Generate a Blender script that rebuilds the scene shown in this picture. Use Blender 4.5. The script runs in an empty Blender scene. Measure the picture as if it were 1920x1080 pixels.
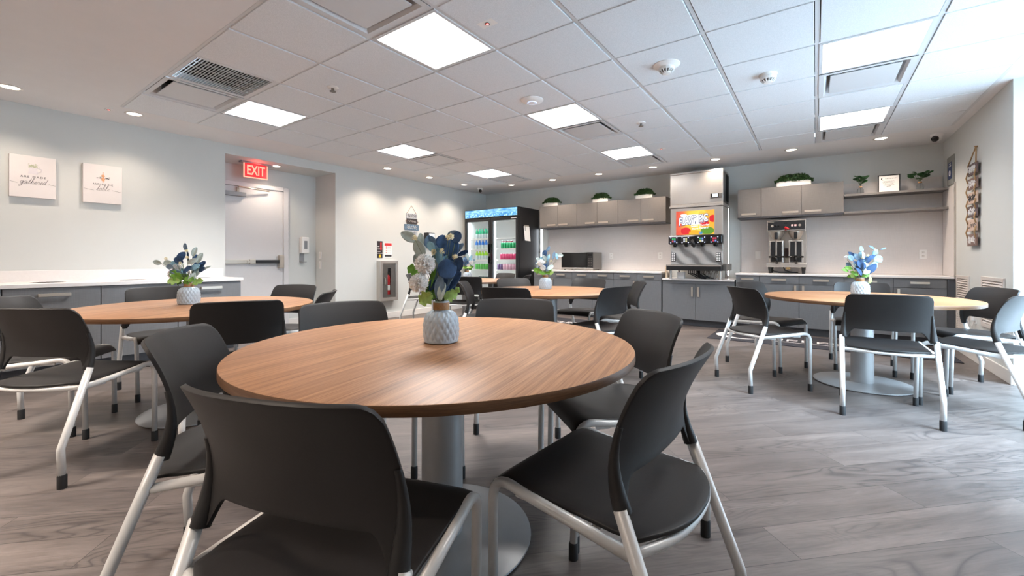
import bpy, bmesh, math, random
from math import sin, cos, pi, radians, sqrt, atan2
from mathutils import Vector, Matrix
random.seed(7)
S = bpy.context.scene
COL = S.collection
V3 = Vector

# ------------------------------------------------------------------ node helpers
MATS = {}
def srgb(r, g, b):
    f = lambda c: (c/255/12.92) if c/255 <= .04045 else ((c/255+.055)/1.055)**2.4
    return (f(r), f(g), f(b), 1)
def new_mat(name):
    m = bpy.data.materials.new(name); m.use_nodes = True
    nt = m.node_tree; nt.nodes.clear()
    out = nt.nodes.new('ShaderNodeOutputMaterial')
    p = nt.nodes.new('ShaderNodeBsdfPrincipled')
    nt.links.new(p.outputs[0], out.inputs[0])
    MATS[name] = m
    return m, nt, p, out
def node(nt, typ, **kw):
    n = nt.nodes.new(typ)
    for k, v in kw.items():
        if k in n.inputs: n.inputs[k].default_value = v
        else: setattr(n, k, v)
    return n
def coords(nt, scale=(1, 1, 1), rot=(0, 0, 0), loc=(0, 0, 0), kind='Object'):
    t = nt.nodes.new('ShaderNodeTexCoord'); mp = nt.nodes.new('ShaderNodeMapping')
    mp.inputs['Scale'].default_value = scale; mp.inputs['Rotation'].default_value = rot; mp.inputs['Location'].default_value = loc
    nt.links.new(t.outputs[kind], mp.inputs['Vector'])
    return mp.outputs[0]
def ramp(nt, fac, stops):
    r = nt.nodes.new('ShaderNodeValToRGB'); e = r.color_ramp.elements
    while len(e) < len(stops): e.new(.5)
    for q, (pos, c) in zip(e, stops): q.position = pos; q.color = c
    nt.links.new(fac, r.inputs[0]); return r.outputs[0]
def mixc(nt, a, b, fac, mode='MIX'):
    m = nt.nodes.new('ShaderNodeMix'); m.data_type = 'RGBA'; m.blend_type = mode
    for s, v in ((m.inputs[0], fac), (m.inputs[6], a), (m.inputs[7], b)):
        if hasattr(v, 'links') or isinstance(v, bpy.types.NodeSocket): nt.links.new(v, s)
        else: s.default_value = v
    return m.outputs[2]
def bump(nt, p, h, strength=.1, dist=.01):
    b = nt.nodes.new('ShaderNodeBump'); b.inputs['Strength'].default_value = strength; b.inputs['Distance'].default_value = dist
    nt.links.new(h, b.inputs['Height']); nt.links.new(b.outputs[0], p.inputs['Normal'])
def mat(name, col, rough=.5, metal=0., var=.06, scale=30., bmp=0., spec=.5, stretch=(1, 1, 1), emis=None, es=0.):
    """plain coloured surface with a fine procedural mottling"""
    if name in MATS: return MATS[name]
    m, nt, p, out = new_mat(name)
    v = coords(nt, stretch)
    n = node(nt, 'ShaderNodeTexNoise', Scale=scale, Detail=4., Roughness=.6); nt.links.new(v, n.inputs['Vector'])
    lo = tuple(c*(1-var) for c in col[:3])+(1,); hi = tuple(min(1, c*(1+var)) for c in col[:3])+(1,)
    nt.links.new(ramp(nt, n.outputs[0], [(.3, lo), (.7, hi)]), p.inputs['Base Color'])
    p.inputs['Roughness'].default_value = rough; p.inputs['Metallic'].default_value = metal
    p.inputs['Specular IOR Level'].default_value = spec
    if bmp: bump(nt, p, n.outputs[0], bmp, .002)
    if emis:
        p.inputs['Emission Color'].default_value = emis; p.inputs['Emission Strength'].default_value = es
    return m

# ------------------------------------------------------------------ materials
def make_materials():
    mat('wall_paint', srgb(207, 209, 207), .6, var=.012, scale=3, spec=.3)
    mat('ceiling_paint', srgb(226, 225, 226), .75, var=.015, scale=4, spec=.2)
    mat('trim_white', srgb(226, 222, 218), .45, var=.01)
    mat('door_paint', srgb(214, 212, 213), .4, var=.01)
    mat('grid_white', srgb(208, 210, 213), .45, var=.01)
    # ceiling tile: fine mineral-fibre speckle
    m, nt, p, o = new_mat('ceiling_tile')
    v = coords(nt)
    n = node(nt, 'ShaderNodeTexNoise', Scale=260., Detail=3.); nt.links.new(v, n.inputs['Vector'])
    nt.links.new(ramp(nt, n.outputs[0], [(.35, srgb(214, 218, 222)), (.65, srgb(231, 234, 238))]), p.inputs['Base Color'])
    p.inputs['Roughness'].default_value = .9; p.inputs['Specular IOR Level'].default_value = .15
    bump(nt, p, n.outputs[0], .25, .003)
    # floor: grey-brown vinyl planks laid at 45 degrees
    m, nt, p, o = new_mat('floor_planks')
    v = coords(nt, rot=(0, 0, radians(-45)))
    br = node(nt, 'ShaderNodeTexBrick', Scale=1., offset=.37, offset_frequency=2)
    br.inputs['Brick Width'].default_value = 1.22; br.inputs['Row Height'].default_value = .182
    br.inputs['Mortar Size'].default_value = .0012; br.inputs['Mortar Smooth'].default_value = .1
    br.inputs['Color1'].default_value = (0, 0, 0, 1); br.inputs['Color2'].default_value = (1, 1, 1, 1)
    br.inputs['Mortar'].default_value = (.5, .5, .5, 1)
    nt.links.new(v, br.inputs['Vector'])
    # per-plank offset of the grain
    add = node(nt, 'ShaderNodeVectorMath', operation='MULTIPLY_ADD')
    nt.links.new(br.outputs['Color'], add.inputs[0]); add.inputs[1].default_value = (7.3, 3.1, 5.0); nt.links.new(v, add.inputs[2])
    def st(sc):
        q = node(nt, 'ShaderNodeMapping'); q.inputs['Scale'].default_value = sc; nt.links.new(add.outputs[0], q.inputs['Vector']); return q.outputs[0]
    n1 = node(nt, 'ShaderNodeTexNoise', Scale=1., Detail=9., Roughness=.68, Distortion=1.1); nt.links.new(st((1.0, 8.5, 1)), n1.inputs['Vector'])
    n2 = node(nt, 'ShaderNodeTexNoise', Scale=1., Detail=5., Roughness=.7); nt.links.new(st((7, 150, 1)), n2.inputs['Vector'])
    n3 = node(nt, 'ShaderNodeTexNoise', Scale=1., Detail=2.5, Roughness=.45, Distortion=.5); nt.links.new(st((.95, 5.2, 1)), n3.inputs['Vector'])
    mu = node(nt, 'ShaderNodeMath', operation='MULTIPLY'); nt.links.new(n3.outputs[0], mu.inputs[0]); mu.inputs[1].default_value = 21.
    pp = node(nt, 'ShaderNodeMath', operation='PINGPONG'); nt.links.new(mu.outputs[0], pp.inputs[0]); pp.inputs[1].default_value = .5
    ring = ramp(nt, pp.outputs[0], [(.0, (1, 1, 1, 1)), (.16, (.25, .25, .25, 1)), (.34, (0, 0, 0, 1))])
    n4 = node(nt, 'ShaderNodeTexNoise', Scale=1., Detail=1.); nt.links.new(st((.7, 3.3, 1)), n4.inputs['Vector'])
    rmask = mixc(nt, (0, 0, 0, 1), ring, ramp(nt, n4.outputs[0], [(.46, (0, 0, 0, 1)), (.62, (1, 1, 1, 1))]))
    base = ramp(nt, n1.outputs[0], [(.22, srgb(58, 52, 51)), (.42, srgb(86, 78, 75)), (.58, srgb(106, 97, 93)), (.8, srgb(146, 135, 130))])
    base = mixc(nt, base, ramp(nt, n2.outputs[0], [(.3, srgb(60, 54, 52)), (.7, srgb(128, 118, 113))]), .38)
    dk = node(nt, 'ShaderNodeMath', operation='MULTIPLY'); nt.links.new(rmask, dk.inputs[0]); dk.inputs[1].default_value = .75
    base = mixc(nt, base, srgb(58, 53, 53), dk.outputs[0])
    tone = ramp(nt, br.outputs['Color'], [(0, (.82, .82, .83, 1)), (1, (1.1, 1.09, 1.08, 1))])
    base = mixc(nt, base, tone, 1., 'MULTIPLY')
    base = mixc(nt, base, srgb(48, 44, 43), br.outputs['Fac'])
    nt.links.new(base, p.inputs['Base Color'])
    nt.links.new(ramp(nt, n2.outputs[0], [(.3, (.34, .34, .34, 1)), (.7, (.48, .48, .48, 1))]), p.inputs['Roughness'])
    bump(nt, p, n2.outputs[0], .12, .002)
    # table wood laminate, grain along local X
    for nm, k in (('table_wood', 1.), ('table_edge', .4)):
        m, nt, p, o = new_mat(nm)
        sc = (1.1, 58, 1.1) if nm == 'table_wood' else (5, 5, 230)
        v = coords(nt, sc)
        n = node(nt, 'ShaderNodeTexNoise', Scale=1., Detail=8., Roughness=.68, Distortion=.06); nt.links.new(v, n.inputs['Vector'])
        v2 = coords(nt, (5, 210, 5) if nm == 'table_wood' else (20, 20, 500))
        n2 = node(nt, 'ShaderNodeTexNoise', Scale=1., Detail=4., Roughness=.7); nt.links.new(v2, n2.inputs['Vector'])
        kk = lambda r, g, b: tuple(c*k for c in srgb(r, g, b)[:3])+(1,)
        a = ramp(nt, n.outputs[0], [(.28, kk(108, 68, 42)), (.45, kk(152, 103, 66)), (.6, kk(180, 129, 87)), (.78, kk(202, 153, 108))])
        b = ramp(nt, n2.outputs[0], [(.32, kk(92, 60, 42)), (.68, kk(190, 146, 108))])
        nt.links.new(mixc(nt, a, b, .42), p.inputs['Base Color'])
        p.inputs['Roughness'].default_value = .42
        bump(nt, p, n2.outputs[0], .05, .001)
    # linen-textured cabinet laminate
    def linen(name, c, rough=.5, k=.12):
        m, nt, p, o = new_mat(name)
        a = node(nt, 'ShaderNodeTexNoise', Scale=1., Detail=2.); nt.links.new(coords(nt, (12, 12, 420)), a.inputs['Vector'])
        b = node(nt, 'ShaderNodeTexNoise', Scale=1., Detail=2.); nt.links.new(coords(nt, (420, 420, 9)), b.inputs['Vector'])
        h = mixc(nt, a.outputs[0], b.outputs[0], .5)
        lo = tuple(x*(1-k) for x in c[:3])+(1,); hi = tuple(min(1, x*(1+k)) for x in c[:3])+(1,)
        nt.links.new(ramp(nt, h, [(.35, lo), (.65, hi)]), p.inputs['Base Color'])
        p.inputs['Roughness'].default_value = rough
    linen('cabinet_grey', srgb(112, 113, 116)); linen('cabinet_upper', srgb(113, 109, 107)); linen('splash_linen', srgb(214, 209, 207), .5, .05)
    linen('cabinet_dark', srgb(74, 75, 80))
    mat('quartz_white', srgb(234, 229, 227), .25, var=.02, scale=60)
    mat('chair_plastic', srgb(38, 36, 36), .48, var=.05, scale=160, bmp=.06, spec=.3)
    mat('chair_tube', srgb(206, 205, 204), .36, .12, var=.02)
    mat('rubber_black', srgb(24, 24, 26), .6, var=.1)
    mat('bumper_white', srgb(212, 212, 212), .5)
    mat('table_silver', srgb(168, 169, 171), .36, .35, var=.02)
    mat('nickel', srgb(196, 186, 174), .3, .6, var=.04, stretch=(1, 1, 20))
    mat('steel', srgb(204, 198, 192), .27, .72, var=.04, scale=8, stretch=(30, 1, 1))
    mat('steel_dark', srgb(122, 119, 116), .35, .7, var=.05)
    mat('black_gloss', srgb(18, 18, 20), .12, var=.05)
    mat('black_satin', srgb(26, 26, 29), .38, var=.05)
    mat('black_void', srgb(8, 8, 9), .9, var=.1)
    mat('white_plastic', srgb(236, 234, 232), .35, var=.01)
    mat('grey_plastic', srgb(140, 142, 146), .4, var=.02)
    mat('white_paper', srgb(240, 238, 236), .8, var=.01)
    mat('ink', srgb(48, 48, 52), .8, var=.05)
    mat('red_paint', srgb(192, 26, 34), .35, var=.04)
    mat('vase_glaze', srgb(170, 184, 196), .14, var=.06, scale=40)
    mat('twine', srgb(176, 134, 96), .9, var=.3, scale=200, stretch=(1, 1, 6), bmp=.4)
    mat('leaf_navy', srgb(44, 76, 116), .75, var=.22, scale=70, bmp=.2)
    mat('leaf_slate', srgb(108, 132, 154), .75, var=.2, scale=70, bmp=.2)
    mat('leaf_sage', srgb(172, 188, 186), .8, var=.12, scale=70, bmp=.2)
    mat('leaf_teal', srgb(132, 176, 196), .75, var=.2, scale=60, bmp=.2)
    mat('leaf_green', srgb(100, 152, 52), .6, var=.25, scale=60)
    mat('leaf_light', srgb(158, 196, 110), .6, var=.2, scale=60)
    mat('petal_white', srgb(250, 252, 252), .7, var=.08, scale=90)
    mat('petal_cream', srgb(236, 226, 190), .7, var=.1, scale=90)
    mat('stem_green', srgb(86, 100, 70), .7, var=.2)
    mat('box_leaf', srgb(46, 78, 34), .5, var=.5, scale=50)
    mat('shelf_leaf', srgb(38, 82, 40), .5, var=.35, scale=40)
    mat('planter_white', srgb(232, 228, 222), .5, var=.02)
    mat('mat_black', srgb(38, 37, 44), .95, var=.3, scale=300, bmp=.5)
    mat('mat_white', srgb(214, 206, 202), .95, var=.06, scale=200)
    mat('louver', srgb(206, 197, 191), .5, var=.02)
    mat('rope', srgb(168, 136, 100), .9, var=.25, scale=220)
    mat('wood_brown', srgb(122, 100, 92), .75, var=.2, scale=20, stretch=(1, 1, 8))
    mat('wood_blush', srgb(196, 172, 156), .75, var=.12, scale=20, stretch=(1, 1, 8))
    mat('wood_plum', srgb(96, 80, 80), .75, var=.2, scale=20, stretch=(1, 1, 8))
    mat('wood_pale', srgb(170, 174, 180), .75, var=.15, scale=30)
    mat('wood_blue', srgb(92, 116, 138), .75, var=.15, scale=30)
    mat('wood_black', srgb(58, 54, 56), .75, var=.2, scale=30)
    mat('canvas_print', srgb(224, 218, 217), .8, var=.012, scale=10)
    mat('canvas_side', srgb(176, 176, 180), .8)
    mat('watercolour_green', srgb(176, 180, 150), .8, var=.25, scale=120)
    mat('watercolour_grey', srgb(218, 212, 216), .8, var=.05, scale=60)
    mat('watercolour_orange', srgb(214, 160, 120), .8, var=.2, scale=100)
    mat('plaque_stone', srgb(134, 136, 132), .7, var=.08, scale=120)
    mat('plaque_blue', srgb(52, 66, 108), .6, var=.08)
    mat('flame_yellow', srgb(250, 190, 40), .7); mat('sign_black', srgb(36, 34, 40), .6); mat('sign_red', srgb(208, 44, 46), .6)
    mat('logo_blue', srgb(72, 78, 214), .4)
    mat('brass', srgb(190, 160, 110), .35, .9)
    mat('cup_kraft', srgb(214, 196, 176), .8, var=.04)
    mat('ground_concrete', srgb(222, 222, 222), .85, var=.06, scale=3)
    # clear glass that lets light straight through with a faint reflection
    m, nt, p, o = new_mat('glass_clear'); nt.nodes.remove(p)
    tr = node(nt, 'ShaderNodeBsdfTransparent'); gl = node(nt, 'ShaderNodeBsdfGlossy', Roughness=.03)
    tr.inputs[0].default_value = (.96, .98, .98, 1)
    fr = node(nt, 'ShaderNodeLayerWeight', Blend=.25); mx = node(nt, 'ShaderNodeMixShader')
    sc = node(nt, 'ShaderNodeMath', operation='MULTIPLY'); sc.inputs[1].default_value = .5
    nt.links.new(fr.outputs['Fresnel'], sc.inputs[0]); nt.links.new(sc.outputs[0], mx.inputs[0])
    nt.links.new(tr.outputs[0], mx.inputs[1]); nt.links.new(gl.outputs[0], mx.inputs[2]); nt.links.new(mx.outputs[0], o.inputs[0])
    # lamps and screens
    def emit(name, c, s):
        m, nt, p, o = new_mat(name)
        p.inputs['Base Color'].default_value = (.8, .8, .8, 1)
        n = node(nt, 'ShaderNodeTexNoise', Scale=3.); nt.links.new(coords(nt), n.inputs['Vector'])
        lo = tuple(x*.97 for x in c[:3])+(1,)
        nt.links.new(ramp(nt, n.outputs[0], [(.2, lo), (.8, c)]), p.inputs['Emission Color']); p.inputs['Emission Strength'].default_value = s
        return m
    emit('panel_glow', (1., .965, .93, 1), PANEL)
    emit('downlight_glow', (1., .86, .7, 1), 10.)
    emit('led_and_glow_cool', (.86, .93, 1., 1), 7.)
    emit('exit_red', (1., .035, .05, 1), .62); emit('exit_letters', (1., .42, .28, 1), 1.25)
    for q in ('exit_red', 'exit_letters'): MATS[q].node_tree.nodes['Principled BSDF'].inputs['Base Color'].default_value = (.25, .02, .02, 1)
    emit('led_red', (1., .1, .08, 1), 2.5); emit('led_blue', (.4, .45, 1., 1), 3.); emit('screen_white', (.85, .92, 1., 1), 1.2)
    emit('screen_blue', (.35, .55, .95, 1), 1.2)
    for nm, c in (('btn_green', (.05, .6, .2, 1)), ('btn_red', (.8, .06, .12, 1)), ('btn_white', (.8, .85, .95, 1)), ('btn_blue', (.25, .4, .95, 1)), ('btn_yellow', (.8, .75, .4, 1))):
        emit(nm, c, .55); MATS[nm].node_tree.nodes['Principled BSDF'].inputs['Base Color'].default_value = tuple(x*.2 for x in c[:3])+(1,)
    # backlit ice picture on the fridge header
    m, nt, p, o = new_mat('ice_header')
    vo = node(nt, 'ShaderNodeTexVoronoi', Scale=26.); nt.links.new(coords(nt), vo.inputs['Vector'])
    ice = ramp(nt, vo.outputs['Distance'], [(.1, srgb(232, 250, 255)), (.45, srgb(120, 205, 240)), (.8, srgb(30, 120, 205))])
    se = node(nt, 'ShaderNodeSeparateXYZ'); nt.links.new(coords(nt), se.inputs[0])
    mr = node(nt, 'ShaderNodeMapRange'); mr.inputs['From Min'].default_value = 1.90; mr.inputs['From Max'].default_value = 2.04
    nt.links.new(se.outputs['Z'], mr.inputs['Value'])
    no = node(nt, 'ShaderNodeTexNoise', Scale=7., Detail=3.); nt.links.new(coords(nt, (1, 1, 4)), no.inputs['Vector'])
    top = ramp(nt, no.outputs[0], [(.35, srgb(40, 150, 225)), (.65, srgb(180, 235, 252))])
    c = mixc(nt, ice, top, ramp(nt, mr.outputs[0], [(.42, (0, 0, 0, 1)), (.6, (1, 1, 1, 1))]))
    nt.links.new(c, p.inputs['Emission Color']); p.inputs['Emission Strength'].default_value = .95; p.inputs['Base Color'].default_value = (.05, .1, .15, 1)
    # drink display picture: backlit blobs of fruit colour
    m, nt, p, o = new_mat('fruit_display')
    vo = node(nt, 'ShaderNodeTexNoise', Scale=5., Detail=2., Distortion=.6); nt.links.new(coords(nt, loc=(3.2, 0, 1.4)), vo.inputs['Vector'])
    se = node(nt, 'ShaderNodeSeparateXYZ'); nt.links.new(coords(nt), se.inputs[0])
    mr = node(nt, 'ShaderNodeMapRange'); mr.inputs['From Min'].default_value = -.27; mr.inputs['From Max'].default_value = .27; nt.links.new(se.outputs['X'], mr.inputs['Value'])
    ad = node(nt, 'ShaderNodeMath', operation='MULTIPLY_ADD'); ad.inputs[1].default_value = .5; nt.links.new(vo.outputs[0], ad.inputs[0]); nt.links.new(mr.outputs[0], ad.inputs[2])
    c = ramp(nt, ad.outputs[0], [(.2, srgb(214, 40, 34)), (.42, srgb(236, 92, 48)), (.6, srgb(250, 196, 40)), (.85, srgb(255, 226, 84)), (1., srgb(250, 176, 40))])
    nt.links.new(c, p.inputs['Emission Color']); p.inputs['Emission Strength'].default_value = .95; p.inputs['Base Color'].default_value = (.1, .05, .03, 1)
    for nm, c in (('fruit_red', srgb(222, 28, 40)), ('fruit_green', srgb(96, 150, 40)), ('fruit_white', (1, 1, 1, 1)), ('fruit_navy', srgb(58, 64, 120)), ('fruit_sky', srgb(60, 150, 220)), ('fruit_orange', srgb(250, 180, 40))):
        emit(nm, c, .85); MATS[nm].node_tree.nodes['Principled BSDF'].inputs['Base Color'].default_value = tuple(x*.15 for x in c[:3])+(1,)
    # marbled steel splash panel
    m, nt, p, o = new_mat('steel_marbled')
    w = node(nt, 'ShaderNodeTexWave', Scale=2.2, Distortion=5., Detail=2., bands_direction='DIAGONAL'); nt.links.new(coords(nt), w.inputs['Vector'])
    nt.links.new(ramp(nt, w.outputs['Fac'], [(.1, srgb(150, 150, 152)), (.5, srgb(206, 208, 210)), (.9, srgb(232, 232, 232))]), p.inputs['Base Color'])
    p.inputs['Metallic'].default_value = .7; p.inputs['Roughness'].default_value = .3
    # drink colours
    for nm, c in (('soda_green', srgb(40, 150, 110)), ('soda_blue', srgb(30, 110, 200)), ('soda_lime', srgb(160, 214, 50)), ('soda_clear', srgb(214, 228, 232)), ('cap_orange', srgb(220, 120, 50)),
                  ('can_green', srgb(30, 160, 100)), ('can_leaf', srgb(96, 190, 90)), ('can_pink', srgb(214, 70, 120)), ('can_blush', srgb(226, 180, 200)), ('can_red', srgb(140, 30, 45)), ('can_purple', srgb(110, 84, 130)), ('can_dark', srgb(50, 70, 66)), ('can_lid', srgb(200, 204, 206))):
        mat('drink_'+nm, c, .25, var=.12, scale=60)
PANEL = 5.
make_materials()

# ------------------------------------------------------------------ mesh builder
def chain_off(o):
    v = V3((0, 0, 0))
    while o is not None: v = v+o.location; o = o.parent
    return v
class B:
    def __init__(s): s.v = []; s.f = []; s.mi = []; s.m = 0
    def add(s, vs, fs):
        k = len(s.v); s.v += [V3(a) for a in vs]
        for f in fs: s.f.append([i+k for i in f]); s.mi.append(s.m)
        return s
    def box(s, x0, x1, y0, y1, z0, z1):
        e = .00006*((len(s.f)//6) % 9)   # keeps faces of touching boxes from coinciding
        x0, x1, y0, y1, z0, z1 = x0+e, x1-e, y0+e, y1-e, z0+e, z1-e
        vs = [(x, y, z) for x in (x0, x1) for y in (y0, y1) for z in (z0, z1)]
        return s.add(vs, [(0, 1, 3, 2), (4, 6, 7, 5), (0, 4, 5, 1), (2, 3, 7, 6), (0, 2, 6, 4), (1, 5, 7, 3)])
    def cbox(s, c, d, mtx=None):
        k = len(s.v); s.box(-d[0]/2, d[0]/2, -d[1]/2, d[1]/2, -d[2]/2, d[2]/2)
        for i in range(k, len(s.v)):
            p = s.v[i]
            if mtx is not None: p = mtx @ p
            s.v[i] = p+V3(c)
        return s
    def lathe(s, prof, c=(0, 0, 0), seg=24, fn=None, caps=True, axis='Z'):
        vs = []; fs = []
        for j, (r, z) in enumerate(prof):
            for i in range(seg):
                a = 2*pi*i/seg; rr = fn(r, z, a) if fn else r
                p = V3((rr*cos(a), rr*sin(a), z))
                if axis == 'Y': p = V3((p.x, p.z, -p.y))
                if axis == 'X': p = V3((p.z, p.y, -p.x))
                vs.append(p+V3(c))
        n = len(prof)
        for j in range(n-1):
            for i in range(seg):
                a = j*seg+i; b = j*seg+(i+1) % seg
                fs.append((a, b, b+seg, a+seg))
        if caps:
            if prof[0][0] > 1e-6: fs.append(tuple(reversed(range(seg))))
            if prof[-1][0] > 1e-6: fs.append(tuple(range((n-1)*seg, n*seg)))
        return s.add(vs, fs)
    def cyl(s, c, r, z0, z1, seg=24, axis='Z'):
        return s.lathe([(r, z0), (r, z1)], c, seg, axis=axis)
    def tube(s, pts, r, seg=10, closed=False):
        P = [V3(p) for p in pts]; n = len(P)
        R = r if isinstance(r, (list, tuple)) else [r]*n
        up = None; vs = []; fs = []
        for i in range(n):
            t = (P[(i+1) % n]-P[i-1]) if closed else (P[min(i+1, n-1)]-P[max(i-1, 0)])
            t.normalize()
            if up is None:
                up = V3((0, 0, 1)) if abs(t.z) < .9 else V3((1, 0, 0))
            a = t.cross(up)
            if a.length < 1e-6: a = t.orthogonal()
            a.normalize(); b = a.cross(t).normalized(); up = b
            for k in range(seg):
                q = 2*pi*k/seg; vs.append(P[i]+(a*cos(q)+b*sin(q))*R[i])
        for i in range(n if closed else n-1):
            for k in range(seg):
                a0 = i*seg+k; b0 = i*seg+(k+1) % seg; a1 = ((i+1) % n)*seg+k; b1 = ((i+1) % n)*seg+(k+1) % seg
                fs.append((a0, a1, b1, b0))
        if not closed:
            fs.append(tuple(range(seg))); fs.append(tuple(reversed(range((n-1)*seg, n*seg))))
        return s.add(vs, fs)
    def grid(s, fn, nu, nv):
        vs = [fn(i/(nu-1), j/(nv-1)) for j in range(nv) for i in range(nu)]
        fs = [(j*nu+i, j*nu+i+1, (j+1)*nu+i+1, (j+1)*nu+i) for j in range(nv-1) for i in range(nu-1)]
        return s.add(vs, fs)
    def poly(s, pts, n, th):
        """flat outline pts extruded by th along n"""
        n = V3(n)*th; k = len(pts); P = [V3(p) for p in pts]
        vs = P+[p+n for p in P]
        fs = [tuple(range(k)), tuple(reversed(range(k, 2*k)))]+[(i, i+k, (i+1) % k+k, (i+1) % k) for i in range(k)]
        return s.add(vs, fs)
    def build(s, name, m, parent=None, smooth=False, bev=0., seg=2, solid=0., sub=0, local=False):
        me = bpy.data.meshes.new(name)
        off = V3((0, 0, 0)) if (parent is None or local) else chain_off(parent)
        me.from_pydata([p-off for p in s.v], [], s.f); me.update()
        for x in (m if isinstance(m, (list, tuple)) else [m]): me.materials.append(MATS[x])
        for q, k in zip(me.polygons, s.mi): q.material_index = k
        bm = bmesh.new(); bm.from_mesh(me); bmesh.ops.remove_doubles(bm, verts=bm.verts, dist=1e-6)
        bmesh.ops.recalc_face_normals(bm, faces=bm.faces); bm.to_mesh(me); bm.free()
        o = bpy.data.objects.new(name, me); COL.objects.link(o)
        if parent is not None: o.parent = parent
        if solid:
            d = o.modifiers.new('solid', 'SOLIDIFY'); d.thickness = solid; d.offset = 0
        if bev:
            d = o.modifiers.new('bevel', 'BEVEL'); d.width = bev; d.segments = seg; d.limit_method = 'ANGLE'; d.angle_limit = radians(40)
        if sub:
            d = o.modifiers.new('sub', 'SUBSURF'); d.levels = sub; d.render_levels = sub
        if smooth:
            for q in me.polygons: q.use_smooth = True
            if smooth == 'auto':
                bm = bmesh.new(); bm.from_mesh(me)
                for e in bm.edges:
                    if len(e.link_faces) == 2 and e.calc_face_angle(0) > radians(38): e.smooth = False
                bm.to_mesh(me); bm.free()
        return o
def tag(o, label, cat, group=None, kind=None):
    if label: o['label'] = label
    if cat: o['category'] = cat
    if group: o['group'] = group
    if kind: o['kind'] = kind
    return o
def thing(name, label, cat, loc=(0, 0, 0), rz=0, group=None):
    o = bpy.data.objects.new(name, None); COL.objects.link(o); o.location = loc; o.rotation_euler = (0, 0, rz); o.empty_display_size = .05
    return tag(o, label, cat, group)
def struct(o): o['kind'] = 'structure'; return o
def kids(o): return [c for c in bpy.data.objects if c.parent == o]
def dup(root, loc, rz, label, group=None):
    r = root.copy(); COL.objects.link(r); r.location = loc; r.rotation_euler = (0, 0, rz); r['label'] = label
    if group: r['group'] = group
    for ch in kids(root):
        c = ch.copy(); COL.objects.link(c); c.parent = r
        for g in kids(ch):
            d = g.copy(); COL.objects.link(d); d.parent = c
    return r
FACE = {'L': (V3((0, 1, 0)), V3((0, 0, 1)), V3((1, 0, 0))), 'B': (V3((1, 0, 0)), V3((0, 0, 1)), V3((0, -1, 0))),
        'R': (V3((0, -1, 0)), V3((0, 0, 1)), V3((-1, 0, 0))), 'F': (V3((1, 0, 0)), V3((0, 1, 0)), V3((0, 0, 1)))}
def text(name, body, size, m, parent, c, face, shear=0., width=None, spacing=1., ext=.0008, offs=0., rot=0.):
    cu = bpy.data.curves.new('txt', 'FONT'); cu.body = body; cu.size = size; cu.align_x = 'CENTER'; cu.align_y = 'CENTER'
    cu.shear = shear; cu.extrude = ext; cu.space_character = spacing; cu.offset = offs
    o = bpy.data.objects.new('txt', cu); COL.objects.link(o)
    dg = bpy.context.evaluated_depsgraph_get(); me = bpy.data.meshes.new_from_object(o.evaluated_get(dg)); bpy.data.objects.remove(o)
    ax, ay, an = FACE[face]; off = chain_off(parent) if parent else V3((0, 0, 0)); k = 1.
    if width:
        xs = [v.co.x for v in me.vertices]; k = width/(max(xs)-min(xs))
    cr, sr = cos(rot), sin(rot)
    for v in me.vertices:
        x, y = v.co.x*k, v.co.y
        v.co = V3(c)+ax*(x*cr-y*sr)+ay*(x*sr+y*cr)+an*v.co.z-off
    me.name = name; me.materials.clear(); me.materials.append(MATS[m])
    q = bpy.data.objects.new(name, me); COL.objects.link(q)
    if parent: q.parent = parent
    return q
def squiggle(b, c, face, w, h, r=.0012, n=26, seed=0, wob=4.5):
    """a line of illegible handwriting as a thin raised stroke"""
    ax, ay, an = FACE[face]; rn = random.Random(seed); pts = []
    for i in range(n):
        t = i/(n-1); pts.append(V3(c)+ax*((t-.5)*w)+ay*(h*(.5*sin(t*2*pi*wob)+rn.uniform(-.3, .3)))+an*.001)
    b.tube(pts, r, 5)
T = .6096
XL, XR, YB, ZC = -6.13, 1.32, 7.55, 2.514
GX = lambda i: (-3.983+i)*T        # ceiling grid lines
GY = lambda j: (2.882+j)*T
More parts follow.
